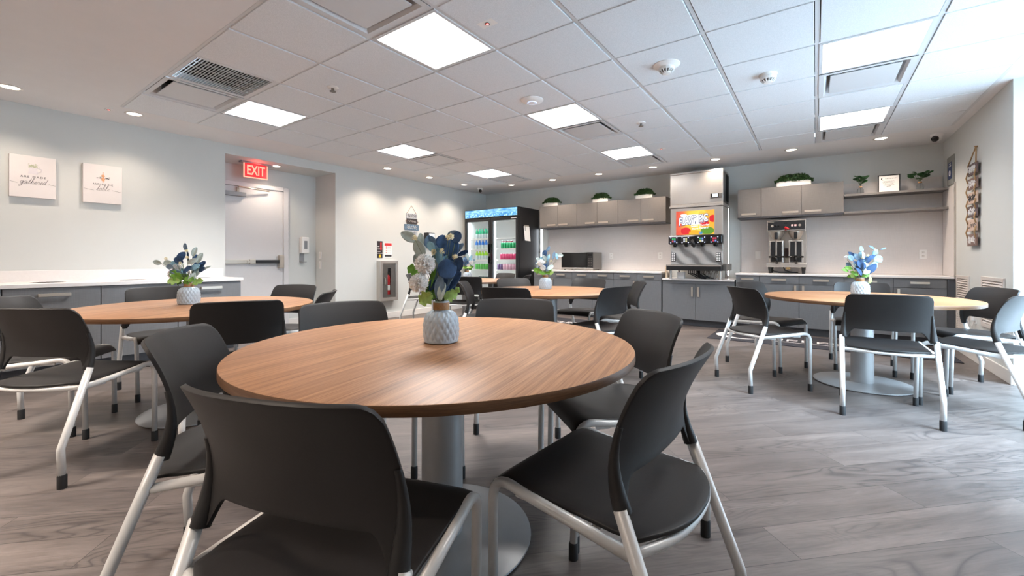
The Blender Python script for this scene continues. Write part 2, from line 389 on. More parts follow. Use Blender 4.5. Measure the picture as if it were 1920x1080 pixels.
# ------------------------------------------------------------------ room shell
YF, XO = -2.6, 1.75          # wall behind the camera, window line outside face
AX, AY0, AY1, AZ = -6.70, 2.28, 3.81, 2.39   # exit alcove
def room():
    b = B(); b.box(XL-.9, XO+.02, YF-.1, YB+.1, -.06, 0); struct(b.build('floor', 'floor_planks'))
    g = B(); g.box(XO+.02, 14, -9, 16, -.14, -.05); struct(g.build('ground', 'ground_concrete'))
    # ceiling: drywall border round a field of lay-in tiles
    x0, x1, y0, y1 = GX(-5), GX(6), GY(-1), GY(8)
    b = B()
    b.box(XL-.1, x0, YF-.1, YB+.1, ZC, ZC+.08); b.box(x1, XO+.02, YF-.1, YB+.1, ZC, ZC+.08)
    b.box(x0, x1, YF-.1, y0, ZC, ZC+.08); b.box(x0, x1, y1, YB+.1, ZC, ZC+.08)
    c = b.build('ceiling', 'ceiling_paint'); struct(c)
    b = B(); b.box(x0-.01, x1+.01, y0-.01, y1+.01, ZC+.13, ZC+.15); struct(b.build('ceiling_void', 'black_void', c))
    skip = set()
    for i in (-4, 0, 4):
        for j in (-1, 0, 3, 4, 6, 7): skip.add((i, j))
    skip.add((-3, -1))
    b = B()
    for i in range(-5, 6):
        for j in range(-1, 8):
            if (i, j) in skip: continue
            b.box(GX(i)+.0165, GX(i+1)-.0165, GY(j)+.009, GY(j+1)-.009, ZC-.008, ZC+.012)
    struct(b.build('ceiling_tiles', 'ceiling_tile', c, bev=.002, seg=1))
    b = B()
    for i in range(-5, 7): b.box(GX(i)-.012, GX(i)+.012, y0, y1, ZC-.002, ZC+.02)
    for j in range(-1, 9): b.box(x0, x1, GY(j)-.012, GY(j)+.012, ZC-.0015, ZC+.019)
    struct(b.build('trim_1', 'grid_white'))
    # left wall with the exit alcove
    b = B(); t = .12
    b.box(XL-t, XL, YF-.1, AY0, 0, ZC+.02); b.box(XL-t, XL, AY1, YB+.1, 0, ZC+.02); b.box(XL-t, XL, AY0, AY1, AZ, ZC+.02)
    b.box(AX-t, AX, AY0-t, AY1+t, 0, AZ+.1)
    b.box(AX, XL-t, AY0-t, AY0, 0, AZ+.1); b.box(AX, XL-t, AY1, AY1+t, 0, AZ+.1)
    b.box(AX, XL-t, AY0, AY1, AZ, AZ+.08)
    struct(b.build('wall_left', 'wall_paint'))
    b = B(); b.box(XL-.1, XR+.43, YB, YB+.12, 0, ZC+.02); struct(b.build('wall_back', 'wall_paint'))
    b = B(); b.box(XR, XO, 5.22, YB, 0, ZC+.02); struct(b.build('wall_right', 'wall_paint'))
    b = B(); b.box(XL-.1, XO, YF-.12, YF, 0, ZC+.02); struct(b.build('wall_front', 'wall_paint'))
    # baseboards
    b = B(); b.box(XL, XL+.014, AY1, YB-.6, 0, .105); b.box(XL, XL+.014, YF, -.42, 0, .105); b.box(AX, AX+.014, 3.36, AY1, 0, .105); b.box(AX, XL, AY1-.014, AY1, 0, .105)
    struct(b.build('baseboard_left', 'trim_white', bev=.004))
    b = B(); b.box(XR-.014, XR, 5.22, 6.93, 0, .11); struct(b.build('baseboard_right', 'trim_white', bev=.004))
    # windows down the right side (only their daylight is in the photo)
    ys = [5.22, 3.77, 2.32]
    for n in range(2):
        a, c2 = ys[n+1], ys[n]; b = B()
        for (p, q, r, s) in ((a, a+.05, .05, ZC), (c2-.05, c2, .05, ZC), (a, c2, .0, .09), (a, c2, ZC-.06, ZC+.02)):
            b.box(XO-.08, XO-.01, p, q, r, s)
        w = struct(b.build('window_%d' % (n+1), 'trim_white'))
        g = B(); g.box(XO-.05, XO-.044, a+.05, c2-.05, .09, ZC-.06); struct(g.build('window_pane', 'glass_clear', w))
    b = B(); b.box(XR, XO, YF, 2.32, 0, ZC+.02); struct(b.build('wall_right_end', 'wall_paint'))
    # exit door in the alcove
    b = B(); X = AX
    b.box(X, X+.04, 2.30, 2.355, 0, 2.14); b.box(X, X+.04, 3.275, 3.35, 0, 2.14); b.box(X, X+.04, 2.356, 3.274, 2.08, 2.14)
    d = struct(b.build('door_1', 'door_paint', bev=.004))
    b = B(); b.box(X+.002, X+.022, 2.36, 3.27, .01, 2.075); struct(b.build('door_leaf', 'door_paint', d))
    t = thing('exit_device', 'steel push bar with black touch pad across the exit door', 'push bar', (X+.022, 2.8, 1.0))
    b = B(); b.box(X+.022, X+.065, 2.38, 2.80, .972, 1.03); b.box(X+.022, X+.075, 2.78, 2.86, .968, 1.034); b.build('mounting_rail', 'nickel', t, bev=.004)
    b = B(); b.box(X+.03, X+.085, 2.86, 3.19, .975, 1.027); b.build('push_pad', 'black_satin', t, bev=.005)
    b = B(); b.box(X+.022, X+.095, 3.19, 3.26, .90, 1.10); b.build('latch_case', 'nickel', t, bev=.012)
    b = B(); b.cyl((X+.076, 2.76, 1.0), .02, 0, .004, 16, 'X'); b.build('lock_cylinder', 'nickel', t)
    t = thing('door_closer', 'grey hydraulic door closer with arm at the top of the exit door', 'door closer', (X+.022, 2.6, 1.97))
    b = B(); b.box(X+.022, X+.085, 2.40, 2.73, 1.93, 1.99); b.build('closer_body', 'grey_plastic', t, bev=.004)
    b = B(); b.tube([(X+.07, 2.62, 2.03), (X+.11, 2.62, 2.06), (X+.10, 2.85, 2.055), (X+.06, 3.05, 2.05)], .011, 8); b.cyl((X+.07, 2.62, 0), .02, 1.99, 2.05, 12); b.build('closer_arm', 'nickel', t)
room()

# ------------------------------------------------------------------ camera, world, daylight
def camera():
    c = bpy.data.cameras.new('camera'); o = bpy.data.objects.new('camera', c); COL.objects.link(o)
    c.sensor_width = 36; c.lens = 795.95*36/1920; c.shift_y = -53/1920; c.clip_start = .02
    o.location = (0, 0, 1.03); o.rotation_euler = (pi/2, 0, .6205); S.camera = o
    w = bpy.data.worlds.new('world'); S.world = w; w.use_nodes = True; nt = w.node_tree
    bg = nt.nodes['Background']; sk = nt.nodes.new('ShaderNodeTexSky'); sk.sky_type = 'HOSEK_WILKIE'
    sk.sun_direction = V3((.7, -.5, .6)).normalized(); sk.turbidity = 5.; sk.ground_albedo = .5
    mx = nt.nodes.new('ShaderNodeMix'); mx.data_type = 'RGBA'; mx.inputs[0].default_value = .75
    mx.inputs[7].default_value = (.60, .80, 1., 1); nt.links.new(sk.outputs[0], mx.inputs[6]); nt.links.new(mx.outputs[2], bg.inputs[0])
    bg.inputs[1].default_value = SKY
    s = bpy.data.lights.new('sun', 'SUN'); s.energy = SUN; s.angle = radians(32); s.color = (.60, .80, 1.)
    q = bpy.data.objects.new('sun', s); COL.objects.link(q); q.location = (9, 3, 6)
    q.rotation_euler = V3((-.9, .4, -1.2)).to_track_quat('-Z', 'Y').to_euler()
    v = S.view_settings; v.view_transform = 'Standard'; v.look = 'None'; v.gamma = 1; v.use_curve_mapping = False; v.exposure = EXPO
    try: S.cycles.use_denoising = True; S.cycles.max_bounces = 10; S.cycles.diffuse_bounces = 6; S.cycles.sample_clamp_indirect = 6
    except Exception: pass
SKY, SUN, EXPO, DOWN, LAMP = 8., 32., .22, 48., 24.
camera()

# ------------------------------------------------------------------ ceiling fittings
def fittings():
    COLN = {-4: 'over the left side of the room', 0: 'in the middle row of the ceiling', 4: 'on the window side of the ceiling'}
    LL = {(-4, 0): 'square ceiling light panel by the return air grille, left row', (-4, 3): 'middle square light panel of the left ceiling row', (-4, 6): 'farthest square light panel of the left row, above the far table',
          (0, 0): 'largest-looking square light panel, above the near round table', (0, 3): 'square light panel behind the round white access point', (0, 6): 'square light panel nearest the ice machine',
          (4, 0): 'square light panel above the camera, window side', (4, 3): 'nearer square light panel on the window side of the ceiling', (4, 6): 'farther square light panel on the window side, by the downlights'}
    DL = {(-4, -1): 'square air diffuser beside the drywall edge, left of the return grille', (-4, 4): 'square air diffuser next to the middle light panel of the left row', (-4, 7): 'square air diffuser above the drinks fridge',
          (0, -1): 'square air diffuser cut by the top edge of the photo', (0, 4): 'square air diffuser behind the access point light panel', (0, 7): 'square air diffuser in front of the ice machine',
          (4, -1): 'square air diffuser above the camera, window side', (4, 4): 'nearer square air diffuser on the window side', (4, 7): 'farther square air diffuser on the window side, by the back border'}
    for (i, j), lab in LL.items():
        cx, cy = (GX(i)+GX(i+1))/2, (GY(j)+GY(j+1))/2
        t = thing('ceiling_light', lab, 'ceiling light', (cx, cy, ZC), 0, 'square ceiling light panels')
        h = T/2-.012; b = B(); k = h-.022
        for a in ((-h, h, -h, -k), (-h, h, k, h), (-h, -k, -k, k), (k, h, -k, k)): b.box(cx+a[0], cx+a[1], cy+a[2], cy+a[3], ZC-.008, ZC+.03)
        b.build('light_frame', 'grid_white', t)
        b = B(); b.box(cx-k, cx+k, cy-k, cy+k, ZC+.002, ZC+.01); b.build('light_diffuser', 'panel_glow', t)
        L = bpy.data.lights.new('panel_lamp', 'AREA'); L.energy = LAMP*(1.55 if (i, j) == (0, 0) else 1.7 if (i, j) == (-4, 0) else .55 if i == 4 else 1.); L.shape = 'SQUARE'; L.size = .54; L.spread = radians(125); L.color = (1., .97, .94)
        q = bpy.data.objects.new('panel_lamp', L); COL.objects.link(q); q.location = (cx, cy, ZC-.002)
    for (i, j), lab in DL.items():
        cx, cy = (GX(i)+GX(i+1))/2, (GY(j)+GY(j+1))/2
        t = thing('air_diffuser', lab, 'air diffuser', (cx, cy, ZC), 0, 'square ceiling air diffusers')
        b = B(); h = T/2-.012; vs = []; fs = []
        for r, z in ((h, ZC-.007), (h-.035, ZC-.007), (h-.05, ZC+.012), (h-.085, ZC+.10)):
            vs += [(cx-r, cy-r, z), (cx+r, cy-r, z), (cx+r, cy+r, z), (cx-r, cy+r, z)]
        for q in range(3):
            for k in range(4): fs.append((q*4+k, q*4+(k+1) % 4, q*4+4+(k+1) % 4, q*4+4+k))
        b.add(vs, fs); b.build('diffuser_cone', 'grid_white', t, solid=.002)
        b = B(); r = h-.08; b.box(cx-r, cx+r, cy-r, cy+r, ZC+.10, ZC+.11); b.build('duct_opening', 'black_void', t)
        b = B(); r = .218; b.box(cx-r, cx+r, cy-r, cy+r, ZC-.006, ZC+.002); b.build('face_plaque', 'grid_white', t, bev=.003)
        b = B()
        for sx in (-.18, .18): b.box(cx+sx-.004, cx+sx+.004, cy-.19, cy+.19, ZC+.002, ZC+.10)
        b.build('plaque_hanger', 'grey_plastic', t)
    # two unseen light panels added behind the camera to brighten the near room
    for (cx, cy, lab) in ((-3.5, -.95, 'added square light panel behind the camera, left'), (-1.0, -1.3, 'added square light panel behind the camera, right')):
        t = thing('ceiling_light', lab, 'ceiling light', (cx, cy, ZC), 0, 'square ceiling light panels'); b = B()
        for a in ((-.3, .3, -.3, -.275), (-.3, .3, .275, .3), (-.3, -.275, -.275, .275), (.275, .3, -.275, .275)): b.box(cx+a[0], cx+a[1], cy+a[2], cy+a[3], ZC-.014, ZC-.0005)
        b.build('light_frame', 'grid_white', t); b = B(); b.box(cx-.275, cx+.275, cy-.275, cy+.275, ZC-.008, ZC-.001); b.build('light_diffuser', 'panel_glow', t)
        L = bpy.data.lights.new('panel_lamp', 'AREA'); L.energy = LAMP*(2.8 if cx < -2 else 1.7); L.shape = 'SQUARE'; L.size = .54; L.spread = radians(88); L.color = (1., .90, .80)
        q = bpy.data.objects.new('panel_lamp', L); COL.objects.link(q); q.location = (cx, cy, ZC-.011)
    # return air grille
    cx, cy = (GX(-3)+GX(-2))/2, (GY(-1)+GY(0))/2
    t = thing('return_air_grille', 'square return air grille with thin white bars over black', 'air grille', (cx, cy, ZC))
    h = T/2-.012; k = h-.028; b = B()
    for a in ((-h, h, -h, -k), (-h, h, k, h), (-h, -k, -k, k), (k, h, -k, k)): b.box(cx+a[0], cx+a[1], cy+a[2], cy+a[3], ZC-.005, ZC+.012)
    b.build('grille_frame', 'grid_white', t, bev=.003)
    b = B(); n = 25
    for q in range(n):
        y = cy-k+(q+.5)*2*k/n; b.box(cx-k, cx+k, y-.0024, y+.0024, ZC-.003, ZC+.004)
    for q in range(1, 5):
        x = cx-k+q*2*k/5; b.box(x-.0025, x+.0025, cy-k, cy+k, ZC+.003, ZC+.008)
    b.build('grille_bars', 'grid_white', t)
    b = B(); b.box(cx-k, cx+k, cy-k, cy+k, ZC+.05, ZC+.055); b.build('duct_opening', 'black_void', t)
    # recessed downlights
    DN = [(-5.63, .46, 'leftmost round downlight, above the framed pictures'), (-5.64, 1.28, 'round downlight at the corner of the tile field, left wall'),
          (-5.65, 4.43, 'round downlight above the extinguisher signs'), (-5.66, 5.36, 'round downlight above the hanging wooden blessing sign'), (-5.66, 6.29, 'round downlight nearest the far left corner'),
          (-4.91, 6.85, 'round downlight in front of the drinks fridge'), (-3.97, 6.85, 'round downlight above the left wall cabinet'), (-3.05, 6.85, 'round downlight above the middle left wall cabinet'),
          (-2.12, 6.85, 'round downlight just left of the ice machine'), (-1.20, 6.85, 'round downlight right above the ice machine front'), (-.265, 6.85, 'round downlight above the coffee brewer'), (.654, 6.85, 'round downlight above the framed notice shelf'),
          (-6.37, 3.02, 'small round downlight in the exit alcove ceiling'), (-5.62, -.40, 'added round downlight left of the photo, above the counter end'), (-4.3, -1.6, 'added round downlight behind the camera, left'), (-1.5, -1.6, 'added round downlight behind the camera, right'), (-3.2, -.35, 'added round downlight above and left of the camera'), (-1.6, -.35, 'added unseen downlight above the nearest chair'), (-4.7, -.5, 'added round downlight near the counter, left of the camera')]  # last six sit out of view, added to brighten the near and left side
    for n, (x, y, lab) in enumerate(DN):
        z = AZ if n == 12 else ZC
        t = thing('recessed_downlight', lab, 'downlight', (x, y, z), 0, 'recessed round downlights')
        b = B(); b.lathe([(.078, z), (.078, z-.004), (.06, z-.006), (.056, z-.001)], (x, y, 0), 28, caps=False); b.build('trim_ring', 'trim_white', t, smooth=True)
        b = B(); b.lathe([(.0001, z-.0015), (.057, z-.0015)], (x, y, 0), 28, caps=False); b.build('lamp_lens', 'downlight_glow', t)
        L = bpy.data.lights.new('downlight', 'SPOT'); L.energy = DOWN*(.62 if n < 2 else 1. if n < 12 else .55 if n == 12 else .4 if n in (13, 18) else 1.2); L.color = (1., .82, .66); L.spot_size = radians(128); L.spot_blend = .75; L.shadow_soft_size = .045
        q = bpy.data.objects.new('downlight', L); COL.objects.link(q); q.location = (x, y, z-.02)
    # detectors and small ceiling devices
    def round_device(name, lab, cat, x, y, prof, parts, z=ZC):
        t = thing(name, lab, cat, (x, y, z)); 
        for pn, m, pr in [('base', 'white_plastic', prof)]+parts:
            b = B(); b.lathe([(r, z-d) for r, d in pr], (x, y, 0), 28); b.build(pn, m, t, smooth='auto')
        return t
    for (x, y, lab) in ((-.918, 3.30, 'white smoke detector with flared base, nearer of two'), (-.307, 3.94, 'white smoke detector without a flared base, farther of two')):
        big = .098 if y < 3.6 else .066
        t = round_device('smoke_detector', lab, 'smoke detector', x, y, [(big, 0), (big, .012), (big*.8, .022), (.06, .03), (.056, .05)], [('vent_ring', 'steel_dark', [(.05, .048), (.036, .066)]), ('sensor_cap', 'white_plastic', [(.034, .06), (.03, .074), (.012, .078)])])
        b = B()
        for k in range(14):
            a = 2*pi*k/14; b.tube([(x+.055*cos(a), y+.055*sin(a), ZC-.047), (x+.036*cos(a), y+.036*sin(a), ZC-.069)], .0035, 5)
        b.build('cage_ribs', 'white_plastic', t)
    t = round_device('access_point', 'round white wireless access point with a faint blue ring', 'access point', -2.13, 3.30, [(.104, 0), (.104, .012), (.09, .024), (.05, .034)], [('ring', 'screen_blue', [(.046, .033), (.044, .036), (.04, .036)]), ('dome', 'white_plastic', [(.04, .033), (.035, .037), (.01, .038)])])
    for (x, y, lab) in ((-3.362, 2.065, 'small white sprinkler head left of the large light panel'), (-1.53, 4.535, 'small white sprinkler head right of the middle diffuser')):
        round_device('sprinkler', lab, 'sprinkler', x, y, [(.05, 0), (.046, .012), (.03, .018)], [('deflector', 'steel_dark', [(.012, .015), (.012, .04), (.026, .042), (.026, .045)])])
    for (x, y, lab) in ((-3.973, 2.067, 'flat white sprinkler cover near the left light panel'), (-.305, 5.71, 'flat white sprinkler cover near the back downlights'), (-3.937, 5.70, 'flat white sprinkler cover above the far table')):
        round_device('sprinkler_cover', lab, 'sprinkler cover', x, y, [(.042, 0), (.042, .004), (.036, .007)], [])
    for (x, y, lab, sz) in ((-1.669, 2.07, 'white ceiling plate with a red light, nearest the camera', .06), (-1.669, 5.756, 'white ceiling plate with red marking before the ice machine', .055), (-5.654, 1.091, 'small plate with red light on the left drywall ceiling', .04)):
        t = thing('indicator_plate', lab, 'indicator light', (x, y, ZC)); b = B(); b.box(x-sz, x+sz, y-sz*.62, y+sz*.62, ZC-.008, ZC); b.build('cover_plate', 'white_plastic', t, bev=.003)
        b = B(); b.lathe([(.016, ZC-.011), (.013, ZC-.008)], (x, y, 0), 16); b.build('bezel', 'sign_black', t)
        b = B(); b.lathe([(.001, ZC-.016), (.008, ZC-.014), (.011, ZC-.010)], (x, y, 0), 14); b.build('lamp', 'led_red', t)
    for (x, y, lab, dx, dy) in ((-5.667, 6.79, 'white dome camera in the far left corner', .7, -.7), (1.17, 7.0, 'white dome camera in the far right corner', -.6, -.8)):
        t = thing('security_camera', lab, 'security camera', (x, y, ZC))
        b = B(); b.lathe([(.058, ZC), (.058, ZC-.02), (.05, ZC-.03), (.046, ZC-.05), (.04, ZC-.066), (.02, ZC-.082), (.001, ZC-.086)], (x, y, 0), 24); b.build('housing', 'white_plastic', t, smooth='auto')
        m = V3((dx, dy, -.45)).to_track_quat('Z', 'Y').to_matrix(); b = B(); b.lathe([(.034, .03), (.034, .049), (.024, .053), (.001, .055)], (0, 0, 0), 20)
        b.v = [m @ p+V3((x, y, ZC-.042)) for p in b.v]; b.build('lens', 'black_gloss', t, smooth='auto')
fittings()
# ------------------------------------------------------------------ stacking chair (local: +Y is forward, origin on the floor)
def lerp_tab(tab, x):
    """smooth (Hermite) interpolation through a table of points"""
    n = len(tab); x = min(max(x, tab[0][0]), tab[-1][0])
    m = [(tab[min(i+1, n-1)][1]-tab[max(i-1, 0)][1])/(tab[min(i+1, n-1)][0]-tab[max(i-1, 0)][0]) for i in range(n)]
    for i in range(n-1):
        (a, p), (b, q) = tab[i], tab[i+1]
        if x <= b:
            h = b-a; t = (x-a)/h
            return p*(2*t**3-3*t*t+1)+m[i]*h*(t**3-2*t*t+t)+q*(3*t*t-2*t**3)+m[i+1]*h*(t**3-t*t)
    return tab[-1][1]
EDGE_Y = [(.50, -.136), (.55, -.120), (.60, -.113), (.66, -.121), (.73, -.147), (.81, -.190)]
EDGE_X = [(.50, .2355), (.58, .231), (.68, .222), (.81, .214)]
def arc_corner(pts, k, r, n=6):
    """round the corner pts[k] with radius r"""
    P = [V3(p) for p in pts]; a = (P[k-1]-P[k]).normalized(); b = (P[k+1]-P[k]).normalized()
    ang = a.angle(b); d = r/math.tan(ang/2); s, e = P[k]+a*d, P[k]+b*d; out = []
    for i in range(n+1):
        t = i/n; out.append(s*(1-t)**2+P[k]*2*t*(1-t)+e*t*t)
    return P[:k]+out+P[k+1:]
def make_chair():
    root = thing('stacking_chair', 'x', 'chair', (0, 0, 0), 0, 'black plastic stacking chairs')
    # seat: thin dished shell with bowed rear edge and rolled front
    def seat(u, v):
        x = (u-.5)*2; yr = -.238+.075*abs(x)**2.4
        y = yr+(.262-yr)*v; w = .214-.006*v
        if v < .12: w -= .004
        z = .446+.016*v-.010*(1-x*x)*sin(pi*min(1, v*1.1))
        if y > .185:
            q = (y-.185)/.077; z -= .042*q**2.2; y -= .012*q*q
        if abs(x) > .85: z -= .004*((abs(x)-.85)/.15)
        return (x*w, y, z)
    b = B(); b.grid(seat, 25, 25); b.build('seat', 'chair_plastic', root, True, solid=.011, bev=.003)
    # backrest with its two arms
    def shell(u, v):
        x = (u-.5)*2; ax = abs(x)
        lo = .562 if ax < .70 else (.562-.058*min(1, ((ax-.70)/.17))**2 if ax < .87 else .504)
        hi = .806-.006*x*x
        if ax > .85: q = (ax-.85)/.15; hi -= .032*(1-sqrt(max(0, 1-q*q)))
        z = lo+(hi-lo)*v
        dep = lerp_tab([(.50, .010), (.58, .030), (.68, .044), (.81, .052)], z)
        return (x*lerp_tab(EDGE_X, z), lerp_tab(EDGE_Y, z)-dep*(1-ax**2.4), z)
    b = B(); b.grid(shell, 61, 23)
    for s in (-1, 1):
        pts = []; rr = []
        for k in range(13):
            z = .503+.17*k/12; pts.append((s*(lerp_tab(EDGE_X, z)-.010+.006*(k/12)), lerp_tab(EDGE_Y, z)-.004, z)); rr.append(.0158-.0125*min(1, (k/12)*1.15)**.9)
        b.tube(pts, rr, 10)
    b.build('backrest', 'chair_plastic', root, True, solid=.0095, bev=.002)
    for s in (-1, 1):
        # front leg runs up, bends and carries the seat side back to the upright
        P = [(s*.207, .243, .045), (s*.213, .236, .458), (s*.216, .12, .443), (s*.232, -.158, .424)]
        P = arc_corner(P, 1, .06); b = B(); b.tube(P, .0132, 10); lg = b.build('leg', 'chair_tube', root, True)
        b = B(); b.lathe([(.0160, 0), (.0160, .052), (.0138, .058)], (s*.2065, .2435, 0), 14); b.build('foot_cap', 'rubber_black', lg, 'auto', local=True)
        P = [(s*.24, -.262, .045), (s*.24, -.268, .175), (s*.2355, -.138, .512)]
        P = arc_corner(P, 1, .05); b = B(); b.tube(P, .0150, 10); lg = b.build('leg', 'chair_tube', root, True)
        b = B(); b.lathe([(.0175, 0), (.0175, .056), (.0152, .062)], (s*.24, -.262, 0), 14); b.build('foot_cap', 'rubber_black', lg, 'auto', local=True)
        for y, z, x in ((.135, .428, .204), (-.075, .416, .216)):
            b = B(); b.cbox((s*x, y, z), (.014, .055, .012)); b.build('stacking_bumper', 'bumper_white', root, bev=.002)
    pts = []
    for k in range(17):
        x = -1+k/8; pts.append((x*.233, -.226+.068*abs(x)**2.3, .428-.002*x*x))
    b = B(); b.tube(pts, .0105, 8)
    for y, z in ((.1, .432), (-.06, .425)): b.tube([(-.205, y, z), (-.12, y, z-.004), (.12, y, z-.004), (.205, y, z)], .009, 8)
    b.build('seat_frame', 'chair_tube', root, True)
    return root
CHAIRS = [  # x, y, heading in degrees, label
 (-.824, .529, 108, 'nearest black chair, its back filling the foreground below the near table'),
 (-.450, 1.09, 176, 'black chair at the right edge of the near table, seat and scuffed back seen side-on'),
 (-.687, 1.67, 229, 'black chair behind the right rim of the near table, facing the camera obliquely'),
 (-1.295, 1.807, 299, 'black chair directly behind the vase of the near table, only its backrest top showing'),
 (-1.835, 1.24, 342, 'black chair at the far left rim of the near table, its backrest bluish'),
 (-1.511, .629, 51, 'black chair at the left edge of the near table, its curved arm and leg showing'),
 (-3.107, .468, 122.8, 'black chair with its back to us at the near left side of the left table'),
 (-3.83, .453, 53, 'black chair partly hidden behind the left table\'s front chair, by the grey trash cabinets'),
 (-4.215, 1.147, -4, 'black chair between the left table and the grey trash cabinets'),
 (-3.70, 1.79, 293, 'black chair behind the left table\'s right end, in front of the exit door'),
 (-2.74, 1.095, 157, 'black chair between the left table and the near table, its back toward us'),
 (-2.99, 1.58, 228, 'edge-on black chair peeking above the near table\'s bluish chair, beyond the left table'),
 (-.3525, 4.076, 39, 'black chair at the left front of the right table, all four legs visible'),
 (-.382, 4.847, -26.7, 'black chair at the left rear of the right table, blue-lit backrest by the dispenser cabinet'),
 (.365, 5.23, 269, 'black chair behind the right table\'s vase, facing the camera'),
 (.986, 4.884, 203, 'black chair beyond the right rim of the right table, before the wall louvers'),
 (.378, 3.844, 92, 'black chair with its back squarely to us in front of the right table'),
 (.917, 4.208, 152, 'black chair at the right edge of the photo, bright with window light'),
 (-2.114, 2.97, 104, 'black chair with its back to us in front of the middle table\'s left part'),
 (-1.54, 3.48, 168, 'black chair at the right front of the middle table, back turned toward the window'),
 (-1.60, 4.13, 212, 'edge-on black chair right of the middle table, before the low dispenser cabinet'),
 (-2.19, 4.45, 268, 'black chair behind the middle table, below the microwave'),
 (-2.80, 4.07, -30, 'brownish-looking black chair at the left rear of the middle table'),
 (-2.78, 3.37, 33, 'black chair at the left front of the middle table, just right of the near bouquet'),
 (-4.99, 4.59, 25, 'black chair at the far table beside the left wall, seen from the side'),
 (-3.92, 4.38, 133, 'black chair in front of the far table, behind the near bouquet\'s right leaves'),
 (-4.23, 5.53, 262, 'black chair behind the far table, in front of the drinks fridge doors'),
 (-3.66, 5.2, 204, 'black chair right of the far table, by the fridge\'s dark side'),
]
ch0 = make_chair()
for n, (x, y, a, lab) in enumerate(CHAIRS):
    if n == 0: ch0.location = (x, y, 0); ch0.rotation_euler = (0, 0, radians(a-90)); ch0['label'] = lab
    else: dup(ch0, (x, y, 0), radians(a-90), lab)

# ------------------------------------------------------------------ round tables
def make_table():
    root = thing('round_table', 'x', 'table', (0, 0, 0), 0, 'round wood-topped dining tables')
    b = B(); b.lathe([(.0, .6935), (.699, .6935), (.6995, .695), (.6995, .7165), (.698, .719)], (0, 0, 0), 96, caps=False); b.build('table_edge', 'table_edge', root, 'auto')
    b = B(); b.lathe([(.698, .719), (.696, .72), (.0, .72)], (0, 0, 0), 96, caps=False); b.build('tabletop', 'table_wood', root, 'auto')
    b = B(); b.cyl((0, 0, 0), .0765, .014, .693, 48); b.build('pedestal', 'table_silver', root, 'auto')
    b = B(); b.lathe([(.30, .0), (.330, .002), (.334, .006), (.333, .011), (.30, .0145), (.0, .0165)], (0, 0, 0), 72); b.build('base_plate', 'table_silver', root, 'auto')
    b = B(); b.lathe([(.0765, .68), (.16, .688), (.16, .6935)], (0, 0, 0), 36, caps=False); b.build('mounting_plate', 'black_satin', root, 'auto')
    return root
TABLES = [(-1.145, 1.15, 102, 'nearest round wood table, in the middle of the photo'), (-3.43, 1.125, 118, 'round wood table at the left, by the grey trash cabinets'),
          (-2.20, 3.74, 96, 'round wood table in the middle distance, before the microwave counter'), (.317, 4.573, 20, 'round wood table at the right, by the wall louvers'), (-4.34, 4.89, 60, 'farthest round wood table, in front of the drinks fridge')]
tb0 = make_table()
for n, (x, y, a, lab) in enumerate(TABLES):
    if n == 0: tb0.location = (x, y, 0); tb0.rotation_euler = (0, 0, radians(a)); tb0['label'] = lab
    else: dup(tb0, (x, y, 0), radians(a), lab)

# ------------------------------------------------------------------ vases
def make_vase():
    root = thing('vase', 'x', 'vase', (0, 0, 0), 0, 'quilted blue-grey table vases')
    base = [(.0, .0), (.056, .0), (.0625, .003)]; body = []
    N = 46
    def rad(t):
        if t < .55: return .0635+.003*sin(t/.55*pi*.8)
        q = (t-.55)/.45; return .0272+(.0654-.0272)*sqrt(max(0, 1-q**2.2))
    for k in range(N+1):
        t = k/N; body.append((max(.0285, rad(t)), .003+.117*t))
    prof = base+body+[(.0285, .125), (.0290, .150), (.0300, .155), (.0265, .155), (.024, .150), (.022, .10), (.0, .10)]
    def fn(r, z, a):
        if .006 < z < .116 and r > .03:
            k = 19; q = (z-.006)/.11
            g = abs(sin(k*a/2+q*pi*2.7))*abs(sin(k*a/2-q*pi*2.7))
            return r+.0038*(g-.45)*min(1, (r-.028)/.02)*min(1, (z-.006)/.008)
        return r
    b = B(); b.lathe(prof, (0, 0, 0), 171, fn, caps=False); b.build('vase_body', 'vase_glaze', root, True)
    b = B()
    for k in range(12): b.lathe([(.0288, .1215+k*.0023), (.0306, .1226+k*.0023), (.0288, .1238+k*.0023)], (0, 0, 0), 32, caps=False)
    b.build('twine_band', 'twine', root, True)
    return root
VASES = [(-1.151, 1.15, 'blue-grey quilted vase on the nearest table, twine round its neck'), (-3.56, 1.10, 'blue-grey quilted vase on the left table by the trash cabinets'),
         (-2.33, 3.87, 'blue-grey quilted vase on the middle-distance table'), (.318, 4.78, 'blue-lit quilted vase on the right table'), (-4.37, 4.93, 'quilted vase on the farthest table, half hidden by the near bouquet')]
vs0 = make_vase()
for n, (x, y, lab) in enumerate(VASES):
    if n == 0: vs0.location = (x, y, .7202); vs0['label'] = lab
    else: dup(vs0, (x, y, .7202), n*.7, lab)

